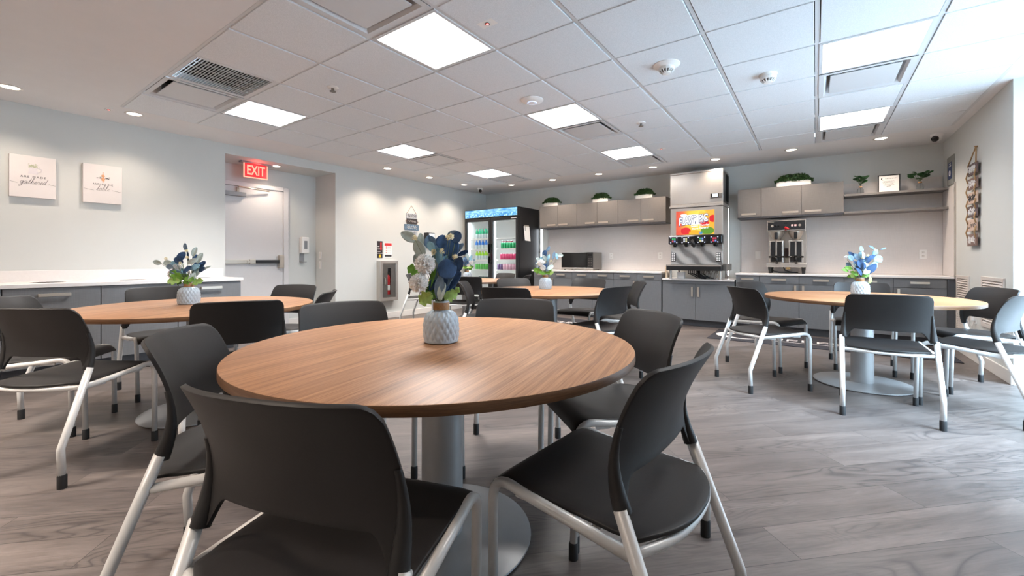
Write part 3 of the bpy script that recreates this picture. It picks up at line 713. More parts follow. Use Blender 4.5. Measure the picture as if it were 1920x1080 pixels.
# ------------------------------------------------------------------ bouquets: every leaf and bloom a part
def leaf_mesh(name, m, root, base, tip, width, face, cup=.25, fold=.12, tip_pow=.75, lobes=0, nu=9, nv=11):
    """cupped leaf from base to tip; face = direction its blade looks"""
    base, tip = V3(base), V3(tip); ax = tip-base; L = ax.length; ax.normalize()
    f = V3(face); f = (f-ax*f.dot(ax)).normalized(); sd = ax.cross(f)
    def fn(u, v):
        x = (u-.5)*2; w = width*.58*(sin(pi*min(.999, v**(tip_pow*1.25)*.955+.035)))**.58
        if lobes: w *= 1+.28*cos(v*lobes*2*pi)
        bend = -cup*L*(v-.45)**2+cup*L*.2
        z = bend-fold*width*(1-abs(x))+.04*width*x*sin(v*5)
        return base+ax*(L*v)+sd*(x*w)+f*z
    b = B(); b.grid(fn, nu, nv); b.build(name, m, root, True, solid=.0012, local=True)
def pompom(root, c, r, name='pompom_flower', m='petal_white', n=420, seed=1, squash=1.):
    rn = random.Random(seed); b = B(); c = V3(c)
    for k in range(n):
        z = 1-2*(k+.5)/n; a = k*2.39996; q = sqrt(1-z*z); d = V3((q*cos(a), q*sin(a), z*squash)).normalized()
        t1 = d.orthogonal().normalized(); t1 = (Matrix.Rotation(rn.uniform(0, 6.3), 3, d) @ t1); t2 = d.cross(t1)
        lean = (d+t1*rn.uniform(-.35, .35)+t2*rn.uniform(-.35, .35)).normalized(); w = r*.14; R = r*rn.uniform(.9, 1.06)
        p0 = c+d*(r*.45); p1 = c+lean*(R*.8); p2 = c+lean*R
        b.add([p0-t1*w*.4, p0+t1*w*.4, p1-t1*w+d*.0, p1+t1*w, p1+t2*w*.5, p2+t2*w*.15], [(0, 1, 3, 4, 2), (2, 4, 5), (4, 3, 5)])
    b.lathe([(.0, -r*.6), (r*.45, -r*.4), (r*.6, 0), (r*.45, r*.4), (.0, r*.6)], c, 12, caps=False)
    b.build(name, m, root, False, local=True)
def sprig(root, c, seed, m='petal_cream'):
    rn = random.Random(seed); b = B(); c = V3(c)
    for k in range(16):
        d = V3((rn.gauss(0, 1), rn.gauss(0, 1), rn.gauss(.3, 1))).normalized(); p = c+d*rn.uniform(.004, .010); t = d.orthogonal()
        for s in range(4):
            q = Matrix.Rotation(s*pi/2, 3, d) @ t; o2 = d.cross(q); b.add([p, p+q*.0035+o2*.0018+d*.001, p+q*.0055+d*.002, p+q*.0035-o2*.0018+d*.001], [(0, 1, 2, 3)])
    b.build('cream_blossom', m, root, False, local=True)
RT, FW = V3((.8136, .5814, 0)), V3((-.5814, .8136, 0)); UP = V3((0, 0, 1))
def bouquet(loc, lab, leaves, poms, sprigs, seed, rz=0.):
    """leaves: material, right, up, depth, length, angle, width; frame = sideways / up / away at the vase mouth"""
    root = thing('bouquet', lab, 'bouquet', (loc[0], loc[1], loc[2]), rz, 'artificial bouquets in the table vases'); rn = random.Random(seed)
    st = B()
    for m, x, z, d, L, ang, w in leaves:
        a = radians(ang); dirv = RT*cos(a)+UP*sin(a)+FW*rn.uniform(-.25, .25)
        c = RT*x+UP*z+FW*d; base = c-dirv*L*.5; tip = c+dirv*L*.5
        face = -FW+RT*rn.uniform(-.5, .5)+UP*rn.uniform(-.1, .45)
        lob = 2.6 if m in ('leaf_green', 'leaf_light') and w > .02 else 0
        leaf_mesh('leaf', m, root, base, tip, w, face, rn.uniform(.1, .5), rn.uniform(.05, .22), .8, lob)
        st.tube([(RT*x*.06+FW*d*.06)+UP*-.04, (RT*x*.35+FW*d*.35)+UP*(z*.3), base], .0013, 5)
    for k, (x, z, d, r) in enumerate(poms):
        c = RT*x+UP*z+FW*d; pompom(root, c, r, seed=seed+k); st.tube([V3((0, 0, -.04)), c*.4, c], .002, 5)
    for k, (x, z, d) in enumerate(sprigs):
        c = RT*x+UP*z+FW*d; sprig(root, c, seed*7+k); st.tube([V3((0, 0, -.04)), c*.45+V3((0, 0, .01)), c], .0009, 5)
    st.build('stem', 'stem_green', root, True, local=True)
    return root
K = .00199
def px(u, v): return ((u-828)*K, (568-v)*K)
L1 = []
for m, u, v, d, L, ang, w in [
  ('leaf_sage', 767, 447, .0, 34, 152, 17), ('leaf_sage', 788, 470, -.01, 34, 112, 22), ('leaf_sage', 789, 452, .01, 26, 100, 11), ('leaf_sage', 783, 492, .0, 26, 105, 14), ('leaf_teal', 811, 466, -.02, 22, 125, 13),
  ('leaf_slate', 806, 457, .01, 26, 100, 21), ('leaf_slate', 816, 466, .02, 22, 70, 16), ('leaf_navy', 832, 457, -.01, 27, 84, 24), ('leaf_navy', 858, 448, .0, 24, 72, 16), ('leaf_slate', 850, 440, .015, 22, 10, 10),
  ('leaf_navy', 847, 470, .0, 46, 68, 24), ('leaf_navy', 843, 478, .015, 34, 95, 20), ('leaf_slate', 858, 473, .01, 36, 52, 12), ('leaf_navy', 868, 478, .02, 24, 22, 8),
  ('leaf_teal', 826, 488, -.015, 42, 96, 18), ('leaf_teal', 833, 496, -.01, 30, 60, 12), ('leaf_navy', 843, 508, -.045, 36, 20, 32), ('leaf_navy', 856, 500, -.02, 36, 48, 26), ('leaf_slate', 846, 497, .0, 30, 30, 14),
  ('leaf_navy', 817, 532, -.03, 34, 66, 12), ('leaf_slate', 823, 525, -.025, 46, 76, 13), ('leaf_slate', 829, 541, -.05, 44, 84, 16), ('leaf_navy', 838, 538, -.04, 48, 66, 15), ('leaf_slate', 844, 530, -.03, 40, 58, 14), ('leaf_navy', 853, 530, -.03, 44, 52, 17), ('leaf_sage', 834, 549, -.055, 34, 78, 15), ('leaf_navy', 847, 545, -.01, 42, 62, 14), ('leaf_slate', 836, 520, .02, 36, 88, 18), ('leaf_sage', 821, 512, -.02, 40, 102, 14),
  ('leaf_green', 777, 510, -.01, 26, 155, 18), ('leaf_green', 815, 524, -.035, 36, 76, 9), ('leaf_green', 806, 545, -.02, 32, 130, 14), ('leaf_light', 803, 562, -.05, 30, 215, 22), ('leaf_green', 812, 556, -.03, 26, 165, 14), ('leaf_light', 848, 557, -.03, 26, 20, 20), ('leaf_light', 854, 550, .0, 20, 40, 14), ('leaf_green', 832, 556, .03, 30, 60, 16), ('leaf_green', 840, 514, .03, 34, 70, 16), ('leaf_slate', 814, 500, .03, 40, 100, 20)]:
    x, z = px(u, v); L1.append((m, x, z, d, L*K, ang, w*K))
ZV = .7202+.156
bouquet((-1.151, 1.15, ZV), 'bouquet of navy and sage leaves with two pale pompom blooms, nearest table', L1,
        [px(803, 499)+(-.05, .040), px(792, 533)+(-.06, .037)], [px(*q)+(-.03,) for q in ((816, 477), (781, 450), (857, 486), (849, 447), (844, 449), (833, 474))], 3)
def spread(seed, sprawl, blue, blooms, H=.2, R=.11):
    rn = random.Random(seed); out = []
    mats = ['leaf_navy']*blue+['leaf_slate']*4+['leaf_sage']*5+['leaf_teal']*4+['leaf_green']*4+['leaf_light']*2
    for k, m in enumerate(mats):
        a = rn.uniform(20, 160); r = rn.uniform(.2, 1); x = cos(radians(a))*R*r; z = .03+abs(sin(radians(a)))*H*r
        if m in ('leaf_green', 'leaf_light'): x = rn.choice((-1, 1))*rn.uniform(.02, .06); z = rn.uniform(.0, .05); a = 180-40*rn.random() if x < 0 else 40*rn.random()
        out.append((m, x, z, rn.uniform(-.06, .06), rn.uniform(.05, .085), a+rn.uniform(-25, 25), rn.uniform(.022, .042)))
    return out+sprawl
bouquet((-3.56, 1.10, ZV), 'bouquet with a long sage sprig reaching left and lime leaves, left table',
        spread(11, [('leaf_sage', -.13, .13, -.02, .085, 170, .036), ('leaf_sage', -.205, .135, -.02, .06, 165, .03), ('leaf_slate', -.08, .11, -.02, .07, 155, .02), ('leaf_slate', -.02, .24, 0, .06, 100, .03), ('leaf_navy', -.03, .175, -.03, .075, 60, .045), ('leaf_navy', -.05, .15, -.03, .065, 150, .04),
         ('leaf_light', -.07, .01, -.05, .09, 175, .05), ('leaf_green', -.05, .045, -.05, .09, 140, .05), ('leaf_sage', .075, .165, 0, .08, 70, .036), ('leaf_sage', .04, .21, 0, .07, 75, .03), ('leaf_sage', .06, .03, -.05, .075, 65, .036), ('leaf_navy', .09, .085, 0, .06, 30, .03), ('leaf_sage', .13, .1, 0, .05, 25, .012)], 6, 2),
        [(-.085, .055, -.03, .034), (-.07, .10, -.02, .028)], [(.0, .215, -.02), (.02, .17, -.04), (-.02, .13, -.05), (-.16, .16, 0)], 5)
bouquet((-2.33, 3.87, ZV), 'bouquet with an upright navy leaf and cream blooms, middle-distance table',
        spread(23, [('leaf_navy', -.01, .22, 0, .075, 75, .05), ('leaf_slate', .03, .27, 0, .06, 55, .03), ('leaf_slate', .09, .2, 0, .08, 80, .03), ('leaf_teal', .12, .19, 0, .07, 100, .03), ('leaf_sage', .16, .2, 0, .06, 5, .034), ('leaf_green', -.09, .04, -.04, .08, 160, .05)], 7, 2, .17, .1),
        [(-.05, .12, -.04, .04), (-.03, .07, -.05, .03)], [(-.02, .17, 0), (.06, .14, 0)], 9)
bouquet((.318, 4.78, ZV), 'bouquet leaning right with bright blue leaves, right table',
        spread(31, [('leaf_teal', .16, .16, 0, .09, 5, .055), ('leaf_teal', .13, .22, 0, .06, 45, .035), ('leaf_teal', .10, .1, -.02, .11, 40, .045), ('leaf_navy', .06, .075, -.04, .12, 45, .05), ('leaf_navy', .08, .17, 0, .1, 25, .035), ('leaf_slate', -.08, .17, 0, .06, 120, .04), ('leaf_slate', -.03, .18, 0, .06, 110, .035), ('leaf_navy', -.04, .12, -.05, .07, 100, .05), ('leaf_navy', -.05, .05, -.05, .08, 125, .035),
         ('leaf_teal', .01, .25, 0, .05, 80, .05), ('leaf_slate', .1, .26, 0, .06, 140, .016), ('leaf_slate', .2, .25, 0, .05, 20, .012), ('leaf_light', .065, -.02, -.02, .07, 280, .045), ('leaf_green', -.1, .08, 0, .07, 170, .03), ('leaf_green', -.13, .06, 0, .07, 165, .022)], 9, 0, .2, .09),
        [(-.10, .17, .03, .02)], [(.0, .17, -.03), (.05, .19, -.02), (.13, .24, 0)], 13)
bouquet((-4.37, 4.93, ZV), 'bouquet with white blooms on the farthest table, mostly behind the near bouquet', spread(41, [('leaf_sage', .0, .2, 0, .12, 100, .06), ('leaf_green', .03, .1, 0, .08, 60, .05)], 5, 2), [(.06, .12, -.03, .038), (.02, .07, -.03, .03)], [(.03, .2, 0)], 17)
# ------------------------------------------------------------------ cabinetry on the back wall
YC, YCF = 6.95, 6.97       # worktop edge, door faces
def bar_handle(name, c, L, axis, nrm, parent, th=.028):
    """flat metal strap handle standing off its door"""
    b = B(); c = V3(c); n = V3(nrm)
    a = {'x': V3((1, 0, 0)), 'y': V3((0, 1, 0)), 'z': V3((0, 0, 1))}[axis]; o = a.cross(n)
    def bx(cc, la, lo, ln):
        e = a*la/2; f = o*lo/2; g = n*ln/2; cc = V3(cc)
        b.add([cc+e*i+f*j+g*k for i in (-1, 1) for j in (-1, 1) for k in (-1, 1)], [(0, 1, 3, 2), (4, 6, 7, 5), (0, 4, 5, 1), (2, 3, 7, 6), (0, 2, 6, 4), (1, 5, 7, 3)])
    bx(c+n*.028, L, th, .006)
    for s in (-1, 1): bx(c+a*(s*(L/2-.004))+n*.014, .008, th, .028)
    return b.build(name, 'nickel', parent, bev=.0015)
def base_unit(x0, x1, lab, split, z0=.10, z1=.805, drawers=True, tall=False):
    t = thing('base_cabinet', lab, 'cabinet', ((x0+x1)/2, YCF, 0), 0, 'grey base cabinets on the back wall')
    b = B(); b.box(x0+.002, x1-.002, YCF+.02, YB-.03, z0, z1); b.build('cabinet_body', 'cabinet_dark', t)
    b = B(); b.box(x0+.001, x1-.001, YCF+.075, YCF+.09, 0, z0); b.build('toe_kick', 'cabinet_dark', t)
    xs = [x0]+([split] if split else [])+[x1]; g = .0022
    for k, (a, c) in enumerate(zip(xs, xs[1:])):
        zd = .69
        if drawers:
            b = B(); b.box(a+g, c-g, YCF, YCF+.019, zd+g, z1-g); d = b.build('drawer', 'cabinet_grey', t, bev=.0012)
            bar_handle('drawer_handle', ((a+c)/2, YCF, .752), min(.17, (c-a)*.5), 'x', (0, -1, 0), d, .027)
        else: zd = z1-.05
        b = B(); b.box(a+g, c-g, YCF, YCF+.019, z0+g, zd-g); d = b.build('cabinet_door', 'cabinet_grey', t, bev=.0012)
        hx = c-.045 if (k == 0) else a+.045
        bar_handle('door_handle', (hx, YCF, (.60 if drawers else .535)), .15, 'z', (0, -1, 0), d, .026)
    if not drawers:
        b = B(); b.box(x0+g, x1-g, YCF, YCF+.019, z1-.05+g, z1-g); b.build('filler_rail', 'cabinet_grey', t)
    return t
base_unit(-4.455, -3.63, 'leftmost grey base cabinet of the microwave counter, beside the fridge', -4.08)
base_unit(-3.63, -2.83, 'grey base cabinet directly below the microwave\'s right half', -3.23)
base_unit(-2.83, -2.02, 'rightmost grey base cabinet of the microwave counter', -2.42)
base_unit(-2.005, -.965, 'lower grey two-door cabinet under the drink dispenser', -1.505, z1=.705, drawers=False)
base_unit(-.95, -.65, 'narrow grey base cabinet just right of the drink dispenser', None)
base_unit(-.65, .30, 'grey base cabinet under the coffee brewer', -.18)
base_unit(.30, 1.25, 'grey base cabinet nearest the right wall', .78)
b = B(); b.box(1.252, XR-.003, YCF+.004, YB-.05, 0, .805); tag(b.build('filler_panel', 'cabinet_dark', None), 'dark grey filler strip closing the cabinet run at the right wall', 'panel')
def worktop(x0, x1, z, lab, y0=YC, y1=YB-.025):
    b = B(); b.box(x0, x1, y0, y1, z-.028, z); return tag(b.build('countertop', 'quartz_white', None, bev=.004), lab, 'countertop')
worktop(-4.50, -2.008, .836, 'white quartz countertop with the microwave on it'); worktop(-2.004, -.964, .735, 'white lower countertop under the drink dispenser', YC-.005); worktop(-.957, XR-.014, .836, 'white quartz countertop with the coffee brewer on it')
# laminate splash panels
b = B(); b.box(-4.455, -2.02, YB-.022, YB-.001, .838, 1.65); s1 = tag(b.build('splash_panel', 'splash_linen', None), 'pale linen wall panel behind the microwave', 'wall panel')
b = B(); b.box(-.95, XR-.013, YB-.022, YB-.001, .838, 2.085); tag(b.build('splash_panel', 'splash_linen', None), 'pale linen wall panel behind the coffee brewer and shelves', 'wall panel')
b = B(); b.box(XR-.012, XR-.001, YC+.02, YB-.023, .838, 1.90); t = tag(b.build('splash_panel', 'splash_linen', None), 'pale linen panel returning along the right wall', 'wall panel')
b = B(); b.box(XR-.016, XR-.0, YC+.002, YC+.02, .838, 1.93); b.build('edge_trim', 'steel', t)
# wall cabinets
YU = 7.22
def wall_unit(x0, x1, split, lab):
    z0, z1 = 1.665, 2.085; t = thing('wall_cabinet', lab, 'cabinet', ((x0+x1)/2, YU, z0), 0, 'grey wall cabinets over the counters')
    b = B(); b.box(x0+.001, x1-.001, YU+.02, YB-.001, z0, z1); b.build('cabinet_body', 'cabinet_upper', t)
    b = B(); b.box(x0+.001, x1-.001, YU+.005, YB-.02, z0-.022, z0-.001); b.build('light_rail', 'cabinet_dark', t)
    xs = [x0]+([split] if split else [])+[x1]
    for k, (a, c) in enumerate(zip(xs, xs[1:])):
        b = B(); b.box(a+.002, c-.002, YU, YU+.019, z0, z1-.001); d = b.build('cabinet_door', 'cabinet_upper', t, bev=.0012)
        hx = c-.13 if (k == 0 and split) else a+.13
        if not split: hx = a+.15
        bar_handle('door_handle', (hx, YU, 1.708), .19, 'x', (0, -1, 0), d, .028)
wall_unit(-4.48, -3.66, -4.07, 'leftmost grey wall cabinet, next to the fridge'); wall_unit(-3.66, -2.85, -3.25, 'middle grey wall cabinet of the left three'); wall_unit(-2.85, -2.02, -2.44, 'grey wall cabinet just left of the ice machine')
wall_unit(-.96, -.65, None, 'narrow grey wall cabinet right of the ice machine'); wall_unit(-.65, .31, -.16, 'grey two-door wall cabinet above the coffee brewer')
for z, lab in ((1.905, 'upper grey wall shelf with the framed notice'), (1.672, 'lower empty grey wall shelf beside the wall cabinets')):
    b = B(); b.box(.315, XR-.014, YU, YB-.024, z-.028, z); tag(b.build('wall_shelf', 'cabinet_upper', None, bev=.0015), lab, 'shelf')

# planters and shelf plants
def foliage(b, n, fx, size, rn):
    for k in range(n):
        c = V3(fx()); d = V3((rn.gauss(0, 1), rn.gauss(0, 1), rn.gauss(.5, 1))).normalized(); s = d.orthogonal().normalized(); s = Matrix.Rotation(rn.uniform(0, 6.3), 3, d) @ s; q = d.cross(s); L = size*rn.uniform(.7, 1.2)
        b.add([c-s*L*.5, c+q*L*.3+d*L*.1, c+s*L*.55, c-q*L*.3+d*L*.1], [(0, 1, 2, 3)])
for n, (x0, x1, lab) in enumerate(((-4.42, -4.10, 'white box planter with clipped greenery nearest the fridge'), (-3.36, -3.06, 'white box planter with clipped greenery in the middle of the left wall cabinets'), (-2.55, -2.26, 'white box planter with clipped greenery nearest the ice machine'), (-.46, -.05, 'long white box planter with clipped greenery above the coffee brewer'))):
    y0, y1, z = YU+.05, YU+.17, 2.087; t = thing('planter', lab, 'planter', ((x0+x1)/2, (y0+y1)/2, z), 0, 'white box planters on the wall cabinets'); b = B()
    for a in ((x0, x1, y0, y0+.008), (x0, x1, y1-.008, y1), (x0, x0+.008, y0, y1), (x1-.008, x1, y0, y1)): b.box(a[0], a[1], a[2], a[3], z, z+.075)
    b.box(x0, x1, y0, y1, z, z+.01); b.build('planter_box', 'planter_white', t)
    rn = random.Random(n); b = B(); foliage(b, int(1500*(x1-x0)/.3), lambda: (lambda u, v, w: (x0+(x1-x0)*(.5+.56*u), (y0+y1)/2+.085*v, z+.066+.112*w*sqrt(max(.04, 1-.55*u**4*3-.5*v*v))))(rn.uniform(-1, 1), rn.uniform(-1, 1), rn.random()), .03, rn)
    tag(b.build('greenery', 'box_leaf', t), None, None)
for n, (x, lab, h) in enumerate(((.49, 'small green plant in a glass vase beside the wall cabinet', .25), (1.07, 'small green plant in a glass vase right of the framed notice', .23))):
    y, z = 7.32, 1.9062; t = thing('glass_vase', lab.replace('small green plant in a ', 'small ').replace('glass vase', 'glass vase holding green leaves'), 'vase', (x, y, z)); b = B()
    b.lathe([(.0, 0), (.034, 0), (.038, .03), (.036, .06), (.018, .085), (.017, .105), (.02, .11)], (x, y, z), 24, caps=False); b.build('glass_body', 'glass_clear', t, True)
    b = B(); b.lathe([(.0195, .088), (.0195, .103)], (x, y, z), 18, caps=False); b.build('twine_tie', 'twine', t)
    t = thing('green_plant', lab, 'plant', (x, y, z)); rn = random.Random(50+n); st = B()
    for k in range(15):
        a = rn.uniform(0, 6.28); r = rn.uniform(.02, .085)*(1.1 if n else .8); zz = rn.uniform(.14, h-.02); c = V3((x+r*cos(a), y+r*sin(a)*.8, z+zz))
        st.tube([(x, y, z+.02), (x, y, z+.11), c], .0016, 5); d = V3((cos(a), sin(a), .5)).normalized(); off = V3((x, y, z))
        leaf_mesh('leaf', 'shelf_leaf', t, c-off-d*.02, c-off+d*.045, .055, V3((0, -.6, .8)), .3, .1, .6)
    st.build('stem', 'stem_green', t)

# framed notice leaning on the shelf
t = thing('framed_notice', 'black-framed white notice standing on the upper wall shelf', 'frame', (.78, 7.34, 1.906)); x0, x1, z0, z1 = .668, .888, 1.9065, 2.135; y = 7.33
b = B()
for a in ((x0, x1, z0, z0+.012), (x0, x1, z1-.012, z1), (x0, x0+.012, z0, z1), (x1-.012, x1, z0, z1)): b.box(a[0], a[1], y, y+.018, a[2], a[3])
b.build('frame', 'black_satin', t, bev=.002)
b = B(); b.box(x0+.01, x1-.01, y+.006, y+.012, z0+.01, z1-.01); b.build('notice_paper', 'white_paper', t)
b = B(); n = 20; o = [(.716+.017*cos(q), y+.005, 2.085+.017*sin(q)) for q in [radians(50+i*260/n) for i in range(n+1)]]; i_ = [(.722+.013*cos(q), y+.005, 2.086+.013*sin(q)) for q in [radians(55+i*250/n) for i in range(n+1)]]
for k in range(n): b.add([o[k], o[k+1], i_[k+1], i_[k]], [(0, 1, 2, 3)])
b.build('crescent_logo', 'ink', t, solid=.001)
b = B()
for k in range(7): b.box(.748+k*.016-.0045, .748+k*.016+.0045, y+.0045, y+.006, 2.083, 2.0905)
for k, w in enumerate((.11, .125, .09, .105, .045)): squiggle(b, (.777, y+.005, 2.05-k*.016), 'B', w, .006, .0011, 40, k, 9)
b.build('lettering', 'ink', t)

# wall outlets on the splash panels
for n, (x, lab) in enumerate(((-3.10, 'white wall outlet right of the microwave'), (-2.20, 'white wall outlet left of the drink dispenser'), (-.72, 'blank white wall plate left of the coffee brewer'), (.66, 'white wall outlet behind the right table\'s bouquet'), (1.128, 'white duplex outlet near the right wall'))):
    z = 1.10; t = thing('wall_outlet', lab, 'outlet', (x, YB-.022, z)); b = B(); b.box(x-.036, x+.036, YB-.028, YB-.022, z-.058, z+.058); b.build('cover_plate', 'white_plastic', t, bev=.002)
    if n != 2:
        b = B()
        for s in (-.024, .024): b.box(x-.017, x+.017, YB-.03, YB-.026, z+s-.015, z+s+.015)
        b.build('socket', 'trim_white', t, bev=.002); b = B()
        for s in (-.024, .024):
            for q in (-.006, .006): b.box(x+q-.0012, x+q+.0012, YB-.0305, YB-.029, z+s-.002, z+s+.008)
            b.box(x-.002, x+.002, YB-.0305, YB-.029, z+s-.011, z+s-.007)
        b.build('slots', 'ink', t)

# microwave
t = thing('microwave', 'black-fronted microwave oven on the left back counter', 'microwave', (-3.5, 7.05, .836)); x0, x1, y0, y1, z0, z1 = -3.90, -3.26, 7.06, 7.46, .85, 1.165
b = B(); b.box(x0, x1, y0+.02, y1, z0, z1); b.build('oven_body', 'steel_dark', t, bev=.004)
b = B(); b.box(x0, x1-.11, y0, y0+.02, z0+.035, z1); b.build('oven_door', 'black_gloss', t, bev=.003)
b = B(); b.box(x1-.108, x1, y0+.001, y0+.02, z0+.035, z1); d = b.build('control_panel', 'black_satin', t, bev=.003)
b = B()
for i in range(3):
    for j in range(5): b.box(x1-.09+i*.027, x1-.072+i*.027, y0-.001, y0+.001, z0+.06+j*.032, z0+.078+j*.032)
b.build('keypad', 'steel_dark', d)
b = B(); b.box(x1-.095, x1-.015, y0-.0005, y0+.001, z1-.065, z1-.03); b.build('clock_display', 'black_void', d)
b = B(); b.box(x0, x1, y0-.002, y0+.02, z0, z0+.033); b.build('lower_trim', 'steel', t, bev=.002)
b = B()
for i in (.05, .59):
    for j in (.05, .35): b.cyl((x0+i, y0+j, 0), .018, .836, .851, 12)
b.build('foot', 'rubber_black', t)

# twin coffee brewer
t = thing('coffee_brewer', 'twin stainless coffee brewer with black control panel on the right back counter', 'coffee machine', (-.33, 7.15, .836)); x0, x1 = -.565, -.105; y0 = 7.08; ZB = .836
b = B(); b.box(x0, x1, y0+.26, 7.46, .93, 1.50); b.build('back_column', 'steel', t, bev=.004)
b = B(); b.box(x0, x1, y0, 7.46, 1.435, 1.585); hd = b.build('brewer_head', 'steel', t, bev=.006)
b = B(); b.box(x0+.012, x1-.012, y0-.006, y0, 1.452, 1.575); pn = b.build('control_panel', 'black_satin', hd)
b = B()
for x in (-.50, -.175): b.lathe([(.001, -.022), (.015, -.022), (.017, -.006)], (x, y0, 1.508), 18, axis='Y')
b.build('knob', 'nickel', hd)
b = B()
for x in (-.455, -.425): b.lathe([(.001, -.014), (.01, -.014), (.011, -.006)], (x, y0, 1.506), 14, axis='Y')
b.build('toggle', 'black_gloss', hd)
b = B()
for x in (-.262, -.225): b.box(x-.012, x+.012, y0-.016, y0-.006, 1.494, 1.508); b.box(x-.012, x+.012, y0-.016, y0-.006, 1.514, 1.522)
b.build('rocker_switch', 'white_plastic', hd)
b = B(); b.box(-.262+.025, -.213, y0-.018, y0-.006, 1.5085, 1.5125); b.box(-.274, -.25, y0-.018, y0-.006, 1.509, 1.5125); b.build('indicator', 'led_red', hd)
b = B(); b.box(-.36, -.318, y0-.01, y0-.006, 1.535, 1.552); b.build('display', 'black_void', hd)
b = B(); b.tube([(-.337, y0-.008, 1.45), (-.337, y0-.045, 1.478), (-.30, y0-.06, 1.455)], [.012, .018, .012], 10); b.build('hot_water_tap', 'red_paint', t, True)
b = B(); b.box(-.55, -.50, y0-.007, y0-.006, 1.558, 1.567)
for k in range(5): b.box(-.535+k*.012, -.527+k*.012, y0-.0075, y0-.006, 1.558, 1.567)
b.build('maker_plate', 'steel', hd)
for x in (-.452, -.222):
    b = B(); b.lathe([(.0, .0), (.035, .0), (.06, .03), (.088, .09), (.09, .12), (.086, .12), (.06, .06)], (x, y0+.09, 1.313), 32); f = b.build('brew_funnel', 'nickel', t, 'auto')
    b = B(); b.box(x-.02, x+.02, y0-.05, y0+.0, 1.32, 1.415); b.build('funnel_handle', 'black_satin', f, bev=.008)
    b = B(); b.box(x-.085, x+.085, y0+.02, y0+.25, .985, 1.30); sv = b.build('coffee_server', 'steel', t, bev=.008)
    b = B(); b.box(x-.066, x+.066, y0+.012, y0+.021, 1.0, 1.285); b.build('server_front', 'black_satin', sv, bev=.003)
    b = B(); b.box(x-.009, x+.009, y0+.005, y0+.014, 1.09, 1.29); b.build('sight_glass', 'steel', sv)
    b = B(); b.tube([(x-.088, y0, 1.07), (x-.05, y0-.012, 1.07)], .013, 10); b.tube([(x+.088, y0, 1.07), (x+.05, y0-.012, 1.07)], .013, 10); b.tube([(x-.06, y0-.012, 1.07), (x+.06, y0-.012, 1.07)], .01, 8)
    b.tube([(x, y0-.012, 1.08), (x+.004, y0-.03, 1.04), (x+.008, y0-.02, .975)], [.016, .019, .015], 10); b.build('faucet', 'black_gloss', sv, True)
b = B(); b.box(-.362, -.312, y0+.245, y0+.262, 1.06, 1.20); b.build('label_plate', 'wood_plum', t)
b = B(); b.box(x0-.008, x1+.008, y0-.012, 7.44, .925, .982); b.build('base_tray', 'steel', t, bev=.005)
b = B()
for x in (x0+.035, x1-.03):
    for y in (y0+.03, 7.40): b.lathe([(.018, 0), (.018, .004), (.017, .02), (.026, .09)], (x, y, ZB), 14)
b.build('foot', 'rubber_black', t)
b = B(); b.tube([(-.52, 7.12, .93), (-.49, 7.13, .87), (-.42, 7.15, .852), (-.28, 7.17, .852), (-.20, 7.2, .85)], .008, 8); b.tube([(-.37, 7.13, .925), (-.35, 7.15, .88), (-.27, 7.16, .852)], .008, 8); b.build('supply_hose', 'rubber_black', t, True)
b = B(); b.box(-.335, -.285, y0+.02, y0+.06, .895, .925); b.build('brass_valve', 'brass', t, bev=.006)

# ------------------------------------------------------------------ drink dispenser with the ice machine on top
xa, xb, yf = -1.865, -1.115, 6.93
t = thing('drink_dispenser', 'stainless drink dispenser with a colourful lit fruit picture on the lower counter', 'drink dispenser', ((xa+xb)/2, yf, .735))
b = B(); b.box(xa, xb, yf+.012, 7.42, .945, 1.835); b.build('dispenser_body', 'steel', t, bev=.006)
b = B(); b.box(xa, xb-.0, yf, yf+.012, 1.40, 1.83); b.build('upper_fascia', 'steel', t, bev=.003)
cx, cz = -1.505, 1.60
b = B(); b.box(cx-.275, cx+.275, yf-.006, yf, cz-.185, cz+.185)
d = b.build('lit_display', 'fruit_display', t)
for v in d.data.vertices: v.co -= V3((cx, yf, cz))-t.location
d.location = V3((cx, yf, cz))-t.location
def blob(m, x, z, rx, rz_, k=.0075, name='fruit_picture'):
    b = B(); n = 22; o = [(cx+min(.272, max(-.272, x+rx*cos(2*pi*i/n)*(1+.05*sin(5*i)))), yf-k, cz+min(.182, max(-.182, z+rz_*sin(2*pi*i/n)))) for i in range(n)]; b.poly(o, (0, -1, 0), .0008); q = b.build(name, m, d)
    for v in q.data.vertices: v.co = v.co
    return q
for a in (('fruit_red', -.13, -.125, .075, .055), ('fruit_red', .14, -.02, .07, .04), ('fruit_red', .255, .05, .05, .055), ('fruit_green', .18, -.13, .10, .055), ('fruit_orange', .0, -.15, .09, .035), ('fruit_sky', .085, -.16, .03, .022), ('fruit_white', -.16, .12, .05, .02), ('fruit_white', -.03, .045, .215, .082)): blob(*a)
text('picture_lettering', "FLAV'R PIC", .158, 'fruit_navy', d, (cx-.028, yf-.0095, cz+.036), 'B', .2, .445, .95, .0006, .0125, .13)
text('picture_lettering', "FLAV'R PIC", .158, 'fruit_white', d, (cx-.028, yf-.011, cz+.038), 'B', .2, .43, .95, .0006, .0035, .13)
text('picture_lettering', "Select Chewier\nMore Flavors!", .042, 'fruit_white', d, (cx+.075, yf-.011, cz-.068), 'B', .2, .27, 1., .0006, .001, .08)
b = B(); b.box(xa-.012, xb+.012, yf-.10, yf+.06, 1.265, 1.405); vp = b.build('valve_console', 'black_gloss', t, bev=.02)
